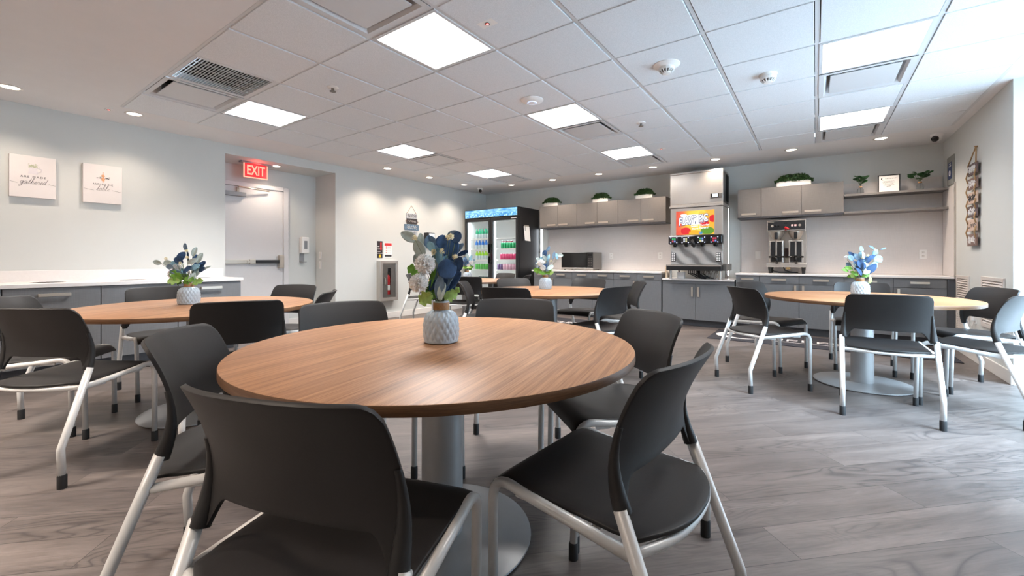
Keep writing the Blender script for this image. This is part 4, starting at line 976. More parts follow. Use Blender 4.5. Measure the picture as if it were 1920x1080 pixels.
for n, x in enumerate((-1.79, -1.62, -1.39, -1.21)):
    b = B(); b.box(x-.062, x+.062, yf-.104, yf-.099, 1.285, 1.375); pd = b.build('button_panel', 'black_satin', vp, bev=.004)
    cols = [['btn_green', 'btn_green', 'btn_red', 'btn_blue'], ['btn_white', 'btn_yellow', 'btn_white', 'btn_yellow'], ['btn_green', 'btn_blue', 'btn_yellow', 'btn_white'], ['btn_red', 'btn_red', 'btn_red', 'btn_blue']][n]
    for q, m in enumerate(cols):
        b = B(); u, w = q % 2, q//2; b.box(x-.027+u*.03, x-.003+u*.03, yf-.107, yf-.103, 1.335-w*.034, 1.36-w*.034); tag(b.build('drink_button', m, vp, bev=.002), None, None)
    b = B()
    for u in (-.045, .045):
        for w in (1.293, 1.368): b.cyl((x+u, yf-.104, w), .006, -.003, .001, 10, 'Y')
    b.build('button_lamps', 'led_blue', vp)
    b = B(); b.lathe([(.02, 1.228), (.03, 1.25), (.03, 1.27)], (x, yf-.04, 0), 14); b.build('nozzle', 'black_gloss', vp, 'auto')
    b = B(); b.lathe([(.0, 1.227), (.012, 1.227)], (x, yf-.04, 0), 12, caps=False); b.build('nozzle_tip', 'white_plastic', vp)
b = B(); b.tube([(-1.51, yf-.08, 1.345), (-1.51, yf-.14, 1.31), (-1.495, yf-.15, 1.255), (-1.49, yf-.12, 1.23)], [.02, .03, .034, .02], 12); b.build('ice_chute_lever', 'black_gloss', vp, True)
b = B(); b.box(xa+.004, xb-.004, yf+.004, yf+.013, .955, 1.265); b.build('splash_plate', 'steel_marbled', t)
for x in (xa+.045, xb-.06):
    b = B(); b.box(x-.034, x+.034, yf-.006, yf+.004, 1.0, 1.14); kp = b.build('keypad', 'black_satin', t, bev=.003)
    b = B()
    for i in (-1, 1):
        for j in range(4): b.box(x+i*.015-.011, x+i*.015+.011, yf-.008, yf-.005, 1.012+j*.032+(j//2)*.004, 1.034+j*.032+(j//2)*.004)
    b.build('keys', 'white_plastic', kp)
b = B(); b.box(xa-.03, xb+.005, yf-.145, yf+.02, .865, .952); b.build('drip_tray', 'black_satin', t, bev=.008)
b = B(); b.box(xa-.03, xb+.003, yf-.148, yf-.14, .932, .953); b.build('tray_lip', 'steel', t)
b = B(); b.box(xb+.004, xb+.05, yf+.0, 7.40, .865, .97); b.build('side_tray', 'steel_dark', t, bev=.004)
b = B()
for x in (xa+.02, xb-.02):
    for y in (yf-.08, 7.36): b.lathe([(.024, .7355), (.024, .745), (.019, .75), (.019, .866)], (x, y, 0), 14)
b.build('adjustable_leg', 'steel', t, 'auto')
b = B(); rn = random.Random(5)
for k in range(9):
    x = -1.62+k*.028; b.tube([(x, 7.05, .88), (x+.01, 6.98, .82), (x+.05+rn.uniform(0, .06), 6.95, .765+rn.uniform(0, .03)), (x+.14, 7.02, .748)], .0065, 6)
b.build('hose', 'rubber_black', t, True)
b = B(); b.tube([(-1.47, 7.0, .87), (-1.45, 6.97, .80), (-1.42, 6.96, .76), (-1.36, 7.0, .755)], .022, 8); b.build('drain_hose', 'rubber_black', t, True)
b = B()
for k in range(10): x = -1.36+rn.uniform(0, .16); b.tube([(x, 7.0, .86), (x+rn.uniform(-.03, .03), 6.97, .80), (x+rn.uniform(-.05, .05), 6.99, .75)], .005, 6)
b.build('clear_line', 'steel', t, True)
# small things on the lower counter
t = thing('paper_box', 'small white box under the drink dispenser, left side', 'box', (-1.72, 6.98, .735)); b = B(); b.box(-1.775, -1.675, 6.96, 7.06, .7355, .83); b.build('box_body', 'white_paper', t, bev=.002); b = B(); b.box(-1.777, -1.673, 6.958, 7.062, .818, .834); b.build('box_lid', 'white_paper', t)
for n, x in enumerate((-1.965, -1.925)):
    t = thing('cup_stack', ('kraft paper cup stack farther from', 'kraft paper cup stack closer to')[n]+' the dispenser on the lower counter', 'cups', (x, 7.06+n*.06, .735), 0); b = B(); pr = []
    for k in range(16): pr += [(.019, k*.012+.0005), (.0225, k*.012+.011)]
    b.lathe(pr+[(.0, .192)], (x, 7.06+n*.06, .7355), 16); b.build('cups', 'cup_kraft', t, 'auto')
# ice machine
xa, xb, yf = -1.875, -1.115, 6.945
t = thing('ice_machine', 'stainless ice machine on top of the drink dispenser', 'ice machine', ((xa+xb)/2, yf, 1.84))
b = B(); b.box(xa+.002, xb-.002, yf+.012, 7.45, 1.895, 2.385); b.build('machine_body', 'steel_dark', t, bev=.004)
b = B(); b.box(xa, xb, yf, yf+.012, 1.895, 2.36); b.build('front_panel', 'steel', t, bev=.004)
b = B(); b.box(xa, xb, yf-.004, 7.45, 2.362, 2.388); b.build('top_cover', 'steel', t, bev=.004)
b = B(); b.box(xa-.012, xb+.004, yf-.02, 7.45, 1.838, 1.868); b.box(xa, xb, yf-.006, 7.44, 1.868, 1.895); b.build('bin_adapter', 'steel', t, bev=.006)
b = B(); b.box(xb-.17, xb-.006, yf-.012, yf, 1.955, 2.03); cp = b.build('control_bezel', 'steel_dark', t, bev=.008)
b = B(); b.box(xb-.142, xb-.072, yf-.014, yf-.011, 1.972, 2.018); b.build('screen', 'screen_blue', cp)
b = B(); b.box(xb-.165, xb-.148, yf-.0135, yf-.011, 1.97, 2.02); b.box(xb-.066, xb-.055, yf-.0135, yf-.011, 1.97, 2.02); b.build('bezel_buttons', 'black_gloss', cp)
b = B(); b.box(xb-.0, xb+.004, yf+.25, 7.42, 1.93, 2.34); lv = b.build('side_vent', 'black_void', t)
b = B()
for k in range(22): z = 1.94+k*.0182; b.add([(xb+.003, yf+.25, z+.012), (xb+.003, 7.42, z+.012), (xb+.012, 7.42, z), (xb+.012, yf+.25, z)], [(0, 1, 2, 3)])
b.build('vent_slats', 'black_satin', lv, solid=.002)
b = B()   # oval maker's badge
n = 20; c0 = (xb-.11, 2.295)
b.poly([(c0[0]+.047*cos(2*pi*i/n), yf-.001, c0[1]+.024*sin(2*pi*i/n)) for i in range(n)], (0, -1, 0), .001); bd = b.build('badge', 'white_plastic', t)
b = B(); b.box(c0[0]-.043, c0[0]-.012, yf-.004, yf-.002, c0[1]-.012, c0[1]+.015); b.box(c0[0]+.014, c0[0]+.04, yf-.004, yf-.002, c0[1]-.008, c0[1]+.014); b.build('badge_mark', 'logo_blue', bd)
b = B(); b.box(c0[0]-.025, c0[0]-.002, yf-.005, yf-.003, c0[1]-.003, c0[1]+.004); b.box(c0[0]+.014, c0[0]+.024, yf-.005, yf-.003, c0[1]-.001, c0[1]+.007); b.build('badge_gap', 'white_plastic', bd)
# added glowing strips in place of bright streaks beside the appliances
for n, (x, z0, z1, lab) in enumerate(((-4.625, .86, 1.66, 'glowing strip standing in for the bright gap between the fridge and the counter'), (-1.137, .78, 1.88, 'added cool glowing strip hidden behind the drink dispenser'))):
    t = thing('glow_strip', lab, 'light', (x, YB, z0)); b = B(); w = .03-.018*n; b.box(x-w, x+w, YB-.02, YB-.001, z0-.01, z1+.01); b.build('glow_backing', 'trim_white', t)
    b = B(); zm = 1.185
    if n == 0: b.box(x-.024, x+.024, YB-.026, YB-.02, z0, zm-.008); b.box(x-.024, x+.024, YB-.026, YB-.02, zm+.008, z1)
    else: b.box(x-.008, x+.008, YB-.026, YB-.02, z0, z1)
    b.build('glow_face', 'led_and_glow_cool', t)

# ------------------------------------------------------------------ drinks fridge
fx0, fx1, fy0, fy1, fz = -6.04, -4.672, 6.735, 7.50, 2.065
t = thing('drinks_fridge', 'black two-door glass drinks fridge in the far left corner', 'fridge', ((fx0+fx1)/2, fy0, 0))
b = B(); q = .04
b.box(fx0, fx0+q, fy0+.05, fy1, .1, fz); b.box(fx1-q, fx1, fy0+.05, fy1, .1, fz); b.box(fx0, fx1, fy1-q, fy1, .1, fz); b.box(fx0, fx1, fy0+.05, fy1, fz-.20, fz); b.box(fx0, fx1, fy0+.05, fy1, .1, .26); b.box(-5.36, -5.34, fy0+.055, fy0+.08, .26, fz-.2)
b.build('fridge_body', 'black_satin', t, bev=.004)
b = B(); b.box(fx0+q, fx0+q+.004, fy0+.06, fy1-q, .26, fz-.2); b.box(fx1-q-.004, fx1-q, fy0+.06, fy1-q, .26, fz-.2); b.box(fx0+q, fx1-q, fy1-q-.004, fy1-q, .26, fz-.2); b.box(fx0+q, fx1-q, fy0+.06, fy1-q, fz-.204, fz-.2); b.box(fx0+q, fx1-q, fy0+.06, fy1-q, .26, .264)
b.build('liner', 'white_plastic', t)
b = B(); b.box(fx0, fx1, fy0, fy0+.05, fz-.185, fz); hd = b.build('header_housing', 'black_satin', t, bev=.006)
b = B(); b.box(fx0+.012, fx1-.02, fy0-.004, fy0, fz-.165, fz-.012); b.build('lit_header', 'ice_header', hd)
b = B(); b.box(fx0, fx1, fy0+.02, fy1, 0, .1); b.build('base_grille', 'black_satin', t)
SH = [1.475, 1.26, 1.035, .83, .60, .30]
for n, (a, c) in enumerate(((fx0+.004, -5.353), (-5.347, fx1-.004))):
    z0, z1 = .13, fz-.19; w = .052; b = B()
    for r in ((a, a+w, z0, z1), (c-w, c, z0, z1), (a, c, z0, z0+w), (a, c, z1-.06, z1)): b.box(r[0], r[1], fy0, fy0+.045, r[2], r[3])
    dr = b.build('fridge_door', 'black_satin', t, bev=.004)
    b = B(); b.box(a+w, c-w, fy0+.018, fy0+.024, z0+w, z1-.06); b.build('door_glass', 'glass_clear', dr)
    hx = c-.026 if n == 0 else a+.026
    b = B(); b.box(hx-.012, hx+.012, fy0-.035, fy0, .95, 1.35); b.build('door_handle', 'black_gloss', dr, bev=.008)
    if n == 0: b = B(); b.box(hx+.004, hx+.018, fy0-.03, fy0-.02, 1.10, 1.17); b.cyl((hx+.012, fy0-.025, 1.15), .012, 0, .004, 12, 'Y'); b.build('lock_key', 'nickel', dr)
    else: b = B(); b.box(c-.16, c-.03, fy0-.002, fy0+.001, z1-.035, z1-.02); b.build('name_plate', 'white_plastic', dr)
    for z in SH:
        b = B()
        for k in range(14): x = a+.02+(c-a-.04)*k/13; b.box(x-.0015, x+.0015, fy0+.09, fy1-.06, z-.006, z-.002)
        b.box(a+.01, c-.01, fy0+.085, fy0+.093, z-.022, z-.001); b.build('wire_shelf', 'white_plastic', t)
    b = B(); b.box(a+.05, a+.078, fy0+.06, fy0+.075, .30, 1.80); b.build('light_bar', 'led_and_glow_cool', t)
    L = bpy.data.lights.new('fridge_lamp', 'AREA'); L.energy = 3.5; L.shape = 'RECTANGLE'; L.size = .5; L.size_y = .03; L.color = (.85, .95, 1.)
    o = bpy.data.objects.new('fridge_lamp', L); COL.objects.link(o); o.location = ((a+c)/2, fy0+.09, fz-.21); o.rotation_euler = (radians(-25), 0, 0)
# bottles and cans, one object each
def make_drink(name, prof, mats, lab, cat):
    """one small container: list of (radius, height) with a material slot per band"""
    b = B(); seg = 14
    for k, (p, m) in enumerate(prof):
        b.m = k; b.lathe(p, (0, 0, 0), seg, caps=(k in (0, len(prof)-1)))
    o = b.build(name, mats, None, 'auto'); return o
def bottle(body, cap, h, lower='drink_soda_clear'):
    r = .031
    return [([(r*.9, 0), (r, .006), (r, h*.46)], lower), ([(r, h*.46), (r, h*.66), (r*.75, h*.8), (r*.42, h*.92)], body), ([(r*.44, h*.92), (r*.44, h), (.0, h)], cap)]
def can(body, h=.122):
    r = .032; return [([(r*.8, 0), (r, .008), (r, h-.01)], body), ([(r, h-.01), (r*.84, h), (.0, h-.002)], 'drink_can_lid')]
def row(name, prof, xs, y, z, lab, cat, grp):
    o0 = None
    for x in xs:
        if o0 is None: o = o0 = make_drink(name, [(p, m) for p, m in prof], [m for p, m in prof], lab, cat)
        else: o = o0.copy(); COL.objects.link(o)
        o.location = (x, y, z); tag(o, lab, cat, grp)
rg = lambda a, b, n: [a+(b-a)*k/(n-1) for k in range(n)]
yb = fy0+.15
row('soda_bottle', bottle('drink_soda_green', 'drink_soda_green', .205), rg(-5.83, -5.44, 6), yb, SH[0], 'green soda bottle in the fridge\'s left door, top shelf', 'bottle', 'green soda bottles on the top fridge shelf')
row('soda_bottle', bottle('drink_soda_blue', 'drink_soda_blue', .175), rg(-5.84, -5.50, 5), yb, SH[1], 'blue-capped bottle in the fridge\'s left door, second shelf', 'bottle', 'blue bottles on the second fridge shelf')
row('soda_bottle', bottle('drink_can_blush', 'drink_can_red', .175), [-5.43], yb, SH[1], 'single reddish bottle at the end of the blue bottles in the fridge', 'bottle', 'reddish bottle beside the blue bottles')
row('soda_bottle', bottle('drink_soda_lime', 'drink_cap_orange', .18), rg(-5.83, -5.44, 6), yb, SH[2], 'lime-green bottle with orange cap in the fridge\'s left door, third shelf', 'bottle', 'lime bottles on the third fridge shelf')
row('soda_can', can('drink_can_leaf'), rg(-5.84, -5.44, 7), yb, SH[3], 'leaf-green can in the fridge\'s left door, fourth shelf', 'can', 'leaf-green cans on the fourth fridge shelf')
row('soda_can', can('drink_can_dark', .09), rg(-5.76, -5.44, 6), yb+.02, SH[4], 'small dark can in the fridge\'s left door, fifth shelf', 'can', 'small dark cans on the fifth fridge shelf')
row('soda_can', can('drink_can_green'), rg(-5.16, -4.745, 7), yb, SH[1], 'emerald-green can in the fridge\'s right door, second shelf', 'can', 'emerald cans in the right fridge door')
row('soda_can', can('drink_can_red', .16), rg(-5.24, -5.02, 4), yb+.12, SH[1], 'dark red can behind the emerald cans in the fridge\'s right door', 'can', 'dark red cans behind the emerald cans')
row('soda_can', can('drink_can_pink'), rg(-5.18, -4.745, 8), yb, SH[2], 'bright pink can in the fridge\'s right door, third shelf', 'can', 'bright pink cans in the right fridge door')
row('soda_can', can('drink_can_purple'), rg(-5.25, -5.18, 2), yb, SH[3], 'purple can at the left of the fridge\'s right door, fourth shelf', 'can', 'purple cans in the right fridge door')
row('soda_can', can('drink_can_blush'), rg(-5.11, -4.745, 6), yb, SH[3], 'pale pink can in the fridge\'s right door, fourth shelf', 'can', 'pale pink cans in the right fridge door')
# clipboard on the fridge side
t = thing('clipboard', 'clipboard with white paper hanging on the fridge\'s dark side', 'clipboard', (fx1+.004, 7.03, 1.55)); X = fx1+.0015
b = B(); b.box(X, X+.004, 6.91, 7.15, 1.40, 1.72); b.build('board', 'black_satin', t)
b = B(); b.add([(X+.006, 6.92, 1.69), (X+.006, 7.12, 1.69), (X+.011, 7.16, 1.40), (X+.011, 6.96, 1.41)], [(0, 1, 2, 3)]); b.build('paper', 'white_paper', t, solid=.001)
b = B(); b.box(X+.004, X+.014, 6.94, 7.10, 1.69, 1.715); b.build('clip', 'nickel', t, bev=.002)
b = B(); b.tube([(X+.012, 6.965, 1.71), (X+.016, 6.968, 1.60)], .004, 6); b.build('pen', 'ink', t)
# ------------------------------------------------------------------ trash cabinets and counter on the left wall
XC = -5.47
def trash_unit(y0, y1, lab):
    t = thing('trash_cabinet', lab, 'cabinet', (XC, (y0+y1)/2, 0), 0, 'grey trash cabinets on the left wall')
    b = B(); b.box(XL+.02, XC-.035, y0+.002, y1-.002, .095, .784); b.build('cabinet_body', 'cabinet_dark', t)
    b = B(); b.box(XC-.10, XC-.085, y0+.001, y1-.001, 0, .095); b.build('toe_kick', 'cabinet_dark', t)
    b = B(); b.box(XC-.034, XC-.016, y0+.003, y1-.003, .097, .782); d = b.build('pull_out_front', 'cabinet_grey', t, bev=.0012)
    bar_handle('pull_handle', (XC-.016, (y0+y1)/2, .72), .20, 'y', (1, 0, 0), d, .028)
trash_unit(-.20, .403, 'grey trash cabinet cut off by the left edge of the photo'); trash_unit(.403, 1.005, 'leftmost grey trash cabinet with its full handle showing'); trash_unit(1.005, 1.60, 'middle grey trash cabinet behind the left table'); trash_unit(1.60, 2.205, 'rightmost grey trash cabinet, next to the exit alcove')
t = thing('countertop', 'white quartz countertop with round trash openings along the left wall', 'countertop', (XC-.3, 1.0, .82))
b = B(); b.box(XL+.018, XC, -.25, 2.225, .786, .82); b.build('slab', 'quartz_white', t, bev=.003)
b = B(); b.box(XL+.001, XL+.018, -.25, 2.255, .786, .925); b.build('backsplash', 'quartz_white', t, bev=.002)
for y in (.104, .704, 1.304, 1.904):
    b = B(); b.lathe([(.115, .8202), (.115, .8212), (.10, .8214), (.10, .8204)], (-5.80, y, 0), 40, caps=False); b.build('opening_ring', 'steel', t)
    b = B(); b.lathe([(.0, .8206), (.101, .8206)], (-5.80, y, 0), 40, caps=False); b.build('trash_opening', 'black_void', t)

# ------------------------------------------------------------------ things on the left wall
GLYPH = {'a': ([(.9, .8), (.5, 1), (.1, .5), (.4, 0), (.8, .5), (.95, .95), (.85, .2), (1.2, .1)], 1.15), 'g': ([(.9, .8), (.5, 1), (.1, .5), (.4, .05), (.8, .5), (.95, .95), (.8, -.6), (.4, -1.1), (.05, -.7), (.7, -.1), (1.25, .15)], 1.2),
 't': ([(0, .1), (.5, 1.), (.75, 2.), (.5, .6), (.55, .05), (.95, .15)], .9), 'h': ([(0, .1), (.5, 1.2), (.8, 2.3), (.55, 2.4), (.4, 1.2), (.3, 0), (.45, .7), (.75, 1.), (.85, .6), (.8, .05), (1.15, .15)], 1.1),
 'e': ([(0, .2), (.5, .5), (.7, .85), (.45, 1.), (.2, .5), (.4, .02), (.9, .2)], .85), 'r': ([(0, .1), (.3, .9), (.4, 1.1), (.5, .9), (.75, .9), (.7, .3), (.8, .05), (1.1, .15)], 1.05),
 'd': ([(.9, .8), (.5, 1), (.1, .5), (.4, 0), (.8, .5), (1.2, 2.2), (1., 1.2), (.85, .2), (1.25, .1)], 1.2), 'b': ([(0, .1), (.5, 1.2), (.75, 2.3), (.5, 2.4), (.35, 1.), (.35, .1), (.7, .05), (.9, .6), (.6, .9), (1.1, .75)], 1.05), 'l': ([(0, .1), (.5, 1.2), (.75, 2.3), (.5, 2.4), (.35, 1.), (.4, .05), (.85, .15)], .8)}
def script_line(t, word, X, cy, z, h):
    """brush-script word built as one flowing stroke per letter"""
    W = sum(GLYPH[c][1] for c in word)*1.28; x = -W/2; b = B()
    for c in word:
        P, adv = GLYPH[c]; q = []
        for i in range(len(P)-1):
            p0, p1, p2, p3 = P[max(0, i-1)], P[i], P[i+1], P[min(len(P)-1, i+2)]
            for k in range(5):
                u = k/5; f = lambda a: .5*(2*p1[a]+(p2[a]-p0[a])*u+(2*p0[a]-5*p1[a]+4*p2[a]-p3[a])*u*u+(3*p1[a]-p0[a]-3*p2[a]+p3[a])*u**3)
                q.append((f(0), f(1)))
        q.append(P[-1]); n = len(q)
        pts = [V3((X+.001, cy+h*.62*(x+a*1.28+.45*(v-.5)), z+h*v)) for a, v in q]
        R_ = [.0008+.0012*max(0, (q[max(0, i-1)][1]-q[min(n-1, i+1)][1])) for i in range(n)]
        b.tube(pts, [min(.0022, r) for r in R_], 6)
        if c == 't': b.tube([V3((X+.001, cy+h*.62*(x+.45+.3), z+h*1.35)), V3((X+.001, cy+h*.62*(x+1.6), z+h*1.45))], .0009, 6)
        x += adv*1.28
    b.build('script_lettering', 'ink', t)
def canvas(y0, y1, z0, z1, lab, words, script, kind):
    t = thing('wall_canvas', lab, 'picture', (XL, (y0+y1)/2, (z0+z1)/2)); X = XL+.038; cy = (y0+y1)/2
    b = B(); b.box(XL+.003, X, y0, y1, z0, z1); b.build('canvas', 'canvas_print', t, bev=.002)
    text('lettering', words, .027, 'ink', t, (X+.001, cy, z0+.195), 'L', 0, .165 if kind == 0 else .155, 1.35, .0005)
    script_line(t, script, X, cy, z0+(.128 if kind == 0 else .13), .026 if kind == 0 else .027)

    b = B(); b.tube([(X+.001, y0+.004, z0+.142), (X+.001, y0+.03, z0+.136), (X+.001, cy-.10+(.03*kind), z0+.13)], .0009, 5); b.tube([(X+.001, cy+.10-.03*kind, z0+.14), (X+.001, y1-.03, z0+.132), (X+.001, y1-.004, z0+.128)], .0009, 5); b.build('flourish', 'ink', t)
    if kind == 0:
        rn = random.Random(2); b = B(); o = [(X+.001, cy+a, z0+c) for a, c in ((-.035, .225), (.03, .222), (.022, .285), (-.022, .287))]; b.poly(o, (1, 0, 0), .0006); b.tube([(X+.001, cy+.026, z0+.24), (X+.001, cy+.05, z0+.25), (X+.001, cy+.052, z0+.278), (X+.001, cy+.024, z0+.284)], .003, 6); b.build('painted_pitcher', 'watercolour_grey', t)
        b = B(); foliage(b, 90, lambda: (X+.0015, cy+rn.gauss(0, .017), z0+.297+rn.gauss(0, .009)), .014, rn)
        for v in b.v: v.x = X+.0012+(v.x-X)*.02
        b.build('painted_foliage', 'watercolour_green', t)
    else:
        b = B(); n = 40
        for s, cz in ((.016, .25), (.013, .285)): b.poly([(X+.001, cy+s*cos(2*pi*i/n)*(1+.25*cos(7*2*pi*i/n)), z0+cz+s*1.25*sin(2*pi*i/n)) for i in range(n)], (1, 0, 0), .0006)
        b.tube([(X+.001, cy, z0+.215), (X+.001, cy, z0+.325)], .0025, 6); b.build('painted_pineapple', 'watercolour_orange', t)
        rn = random.Random(4); b = B(); foliage(b, 26, lambda: (X+.0015, cy+rn.choice((-1, 1))*rn.uniform(.018, .05), z0+.262+rn.gauss(0, .005)), .014, rn)
        for v in b.v: v.x = X+.0012+(v.x-X)*.02
        b.build('painted_leaves', 'ink', t)
canvas(.492, .792, 1.625, 2.02, 'left white canvas reading ARE MADE gathered with a flower pitcher', 'ARE MADE', 'gathered', 0)
canvas(.981, 1.281, 1.624, 2.024, 'right white canvas reading AROUND THE table with an orange ornament', 'AROUND THE', 'table', 1)

# exit sign hanging in the alcove
t = thing('exit_sign', 'red lit EXIT sign hanging from the alcove ceiling', 'exit sign', (-6.40, 2.76, AZ)); X = -6.40
b = B(); b.box(X-.045, X+.045, 2.56, 2.98, AZ-.022, AZ); b.build('canopy', 'grey_plastic', t, bev=.003)
b = B(); b.box(X-.008, X+.006, 2.61, 2.91, AZ-.215, AZ-.022); pl = b.build('lit_panel', 'exit_red', t, bev=.002)
b = B()
for a in ((2.605, 2.915, AZ-.218, AZ-.205), (2.605, 2.615, AZ-.218, AZ-.022), (2.905, 2.915, AZ-.218, AZ-.022)): b.box(X-.01, X+.009, a[0], a[1], a[2], a[3])
b.build('sign_edge', 'exit_letters', t)
text('lettering', 'EXIT', .185, 'exit_letters', pl, (X+.008, 2.76, AZ-.118), 'L', 0, .235, 1., .001, .0035)
L = bpy.data.lights.new('exit_glow', 'POINT'); L.energy = 1.1; L.color = (1, .06, .05); L.shadow_soft_size = .05; o = bpy.data.objects.new('exit_glow', L); COL.objects.link(o); o.location = (X+.06, 2.76, AZ-.06)
# hand sanitiser dispenser, switch plates
t = thing('sanitiser_dispenser', 'white hand sanitiser dispenser with grey drip tray beside the exit door', 'dispenser', (AX, 3.59, 1.25))
b = B(); b.box(AX, AX+.09, 3.535, 3.655, 1.13, 1.39); b.build('housing', 'white_plastic', t, bev=.012); b = B(); b.box(AX+.088, AX+.093, 3.57, 3.62, 1.20, 1.33); b.build('window_strip', 'grey_plastic', t)
b = B(); b.box(AX, AX+.012, 3.54, 3.61, .99, 1.13); b.box(AX, AX+.09, 3.54, 3.61, .99, 1.0); b.build('drip_tray', 'grey_plastic', t)
for z, lab, h in ((1.10, 'upper white wall control in the alcove', .055), (.94, 'lower white switch plate in the alcove', .06)):
    t = thing('switch_plate', lab, 'switch', (-6.55, AY1, z)); b = B(); b.box(-6.585, -6.515, AY1-.012, AY1, z-h, z+h); b.build('cover_plate', 'white_plastic', t, bev=.003)
    b = B(); b.box(-6.57, -6.553, AY1-.016, AY1-.011, z-h*.6, z+h*.6); b.box(-6.547, -6.53, AY1-.016, AY1-.011, z-h*.6, z+h*.6); b.build('rocker', 'trim_white', t, bev=.002)
# extinguisher cabinet
t = thing('extinguisher_cabinet', 'steel wall cabinet with narrow glass for the fire extinguisher', 'cabinet', (XL, 4.765, .665)); y0, y1, z0, z1 = 4.577, 4.952, .318, 1.012; X = XL+.10
b = B(); b.box(XL, X, y0, y0+.01, z0, z1); b.box(XL, X, y1-.01, y1, z0, z1); b.box(XL, X, y0, y1, z0, z0+.01); b.box(XL, X, y0, y1, z1-.01, z1); b.build('cabinet_shell', 'steel', t)
b = B(); g0, g1 = 4.73, 4.80
for a in ((y0, y0+.05, z0, z1), (y1-.05, y1, z0, z1), (y0, y1, z0, z0+.055), (y0, y1, z1-.05, z1)): b.box(X-.004, X+.006, a[0], a[1], a[2], a[3])
b.build('door_frame', 'steel', t, bev=.002)
b = B()
for a in ((y0+.05, g0, z0+.055, z1-.05), (g1, y1-.05, z0+.055, z1-.05), (g0, g1, z0+.055, z0+.11), (g0, g1, z1-.13, z1-.05)): b.box(X-.004, X+.001, a[0], a[1], a[2], a[3])
dr = b.build('door_panel', 'steel_dark', t); b = B(); b.box(X-.003, X-.001, g0, g1, z0+.11, z1-.13); b.build('sight_glass', 'glass_clear', dr)
b = B(); b.tube([(X+.004, 4.665, .60), (X+.025, 4.665, .61), (X+.025, 4.665, .71), (X+.004, 4.665, .72)], .006, 8); b.build('pull_handle', 'steel', dr)
t = thing('fire_extinguisher', 'red fire extinguisher behind the narrow glass of the wall cabinet', 'fire extinguisher', (XL+.052, 4.765, .34))
b = B(); b.lathe([(.0, .0), (.04, .0), (.044, .01), (.044, .36), (.036, .41), (.016, .43), (.0, .43)], (XL+.052, 4.765, .34), 24); b.build('cylinder', 'red_paint', t, 'auto')
b = B(); b.lathe([(.0445, .16), (.0445, .25)], (XL+.052, 4.765, .34), 24, caps=False); b.build('label_band', 'white_paper', t); b = B(); b.lathe([(.015, .43), (.015, .47), (.02, .48), (.0, .48)], (XL+.052, 4.765, .34), 14); b.tube([(XL+.052, 4.765, .81), (XL+.065, 4.80, .83), (XL+.065, 4.83, .82)], .006, 6); b.build('valve', 'black_satin', t)
# signs above it
t = thing('extinguisher_sign', 'black and red vertical extinguisher sign with a flame below', 'sign', (XL, 4.645, 1.2)); X = XL+.003
b = B(); b.box(XL, X, 4.588, 4.70, 1.058, 1.352); b.build('sign_plate', 'sign_black', t); b = B(); b.box(X, X+.001, 4.652, 4.682, 1.215, 1.33); b.add([(X+.001, 4.64, 1.222), (X+.001, 4.694, 1.222), (X+.001, 4.667, 1.185)], [(0, 1, 2)]); b.build('red_arrow', 'sign_red', t)
b = B()
for k, w in enumerate((.035, .052, .06)): b.box(X, X+.0012, 4.596, 4.596+w, 1.252-k*.042, 1.262-k*.042)
b.box(X, X+.001, 4.588, 4.70, 1.138, 1.147); b.build('white_marks', 'white_paper', t)
b = B(); b.poly([(X, 4.644+a, 1.098+c) for a, c in ((-.024, -.02), (-.012, -.032), (.012, -.032), (.024, -.02), (.018, .0), (.008, .032), (.0, .012), (-.008, .025), (-.02, .0))], (1, 0, 0), .0012); b.build('flame', 'flame_yellow', t)
t = thing('notice_sign', 'white notice with red header beside the extinguisher sign', 'sign', (XL, 4.82, 1.2)); b = B(); b.box(XL, X, 4.732, 4.905, 1.068, 1.328); b.build('sign_plate', 'white_paper', t)
b = B(); b.box(X, X+.001, 4.742, 4.895, 1.275, 1.322); b.build('red_header', 'sign_red', t); b = B()
for k in range(4): b.box(X, X+.001, 4.77, 4.787, 1.247-k*.034, 1.262-k*.034)
b.build('red_letters', 'sign_red', t); b = B()
for k in range(4): squiggle(b, (X, 4.838, 1.254-k*.034), 'L', .08, .006, .0012, 18, k, 7)
b.box(X, X+.001, 4.745, 4.893, 1.082, 1.116); b.build('dark_marks', 'ink', t)
# hanging blessing sign
def plank_sign(t, X, items, face, nm):
    """items: centre along wall, z, width, height, material, words, lettering material"""
    ax, ay, an = FACE[face]
    for k, (c, z, w, h, m, tx, tm) in enumerate(items):
        b = B(); cc = V3((X, c, z))+an*.008; e, f, g = ax*w/2, ay*h/2, an*.006
        b.add([cc+e*i+f*j+g*q for i in (-1, 1) for j in (-1, 1) for q in (-1, 1)], [(0, 1, 3, 2), (4, 6, 7, 5), (0, 4, 5, 1), (2, 3, 7, 6), (0, 2, 6, 4), (1, 5, 7, 3)]); p = b.build('sign_plank', m, t, bev=.003)
        pos = cc+an*.0065
        if tx and tx[0] != '~': text('lettering', tx, h*.75, tm, p, pos, face, .15, w*.82, 1., .0006)
        elif tx:
            b = B()
            for q in range(len(tx)): squiggle(b, pos+ay*(h*.26*(len(tx)/2-.5-q)), face, w*.7, h*.3, .0022, 22, k*5+q, 5)
            b.build('lettering', tm, p)
t = thing('hanging_blessing_sign', 'stacked wooden plank sign starting with BLESS, on the left wall', 'sign', (XL, 5.35, 1.72))
plank_sign(t, XL, [(5.35, 1.845, .26, .10, 'wood_pale', 'BLESS', 'wood_black'), (5.36, 1.742, .25, .095, 'wood_black', '~', 'white_paper'), (5.35, 1.633, .34, .105, 'wood_blue', '~~', 'white_paper'), (5.35, 1.52, .27, .11, 'wood_pale', '~~', 'ink')], 'L', 0)
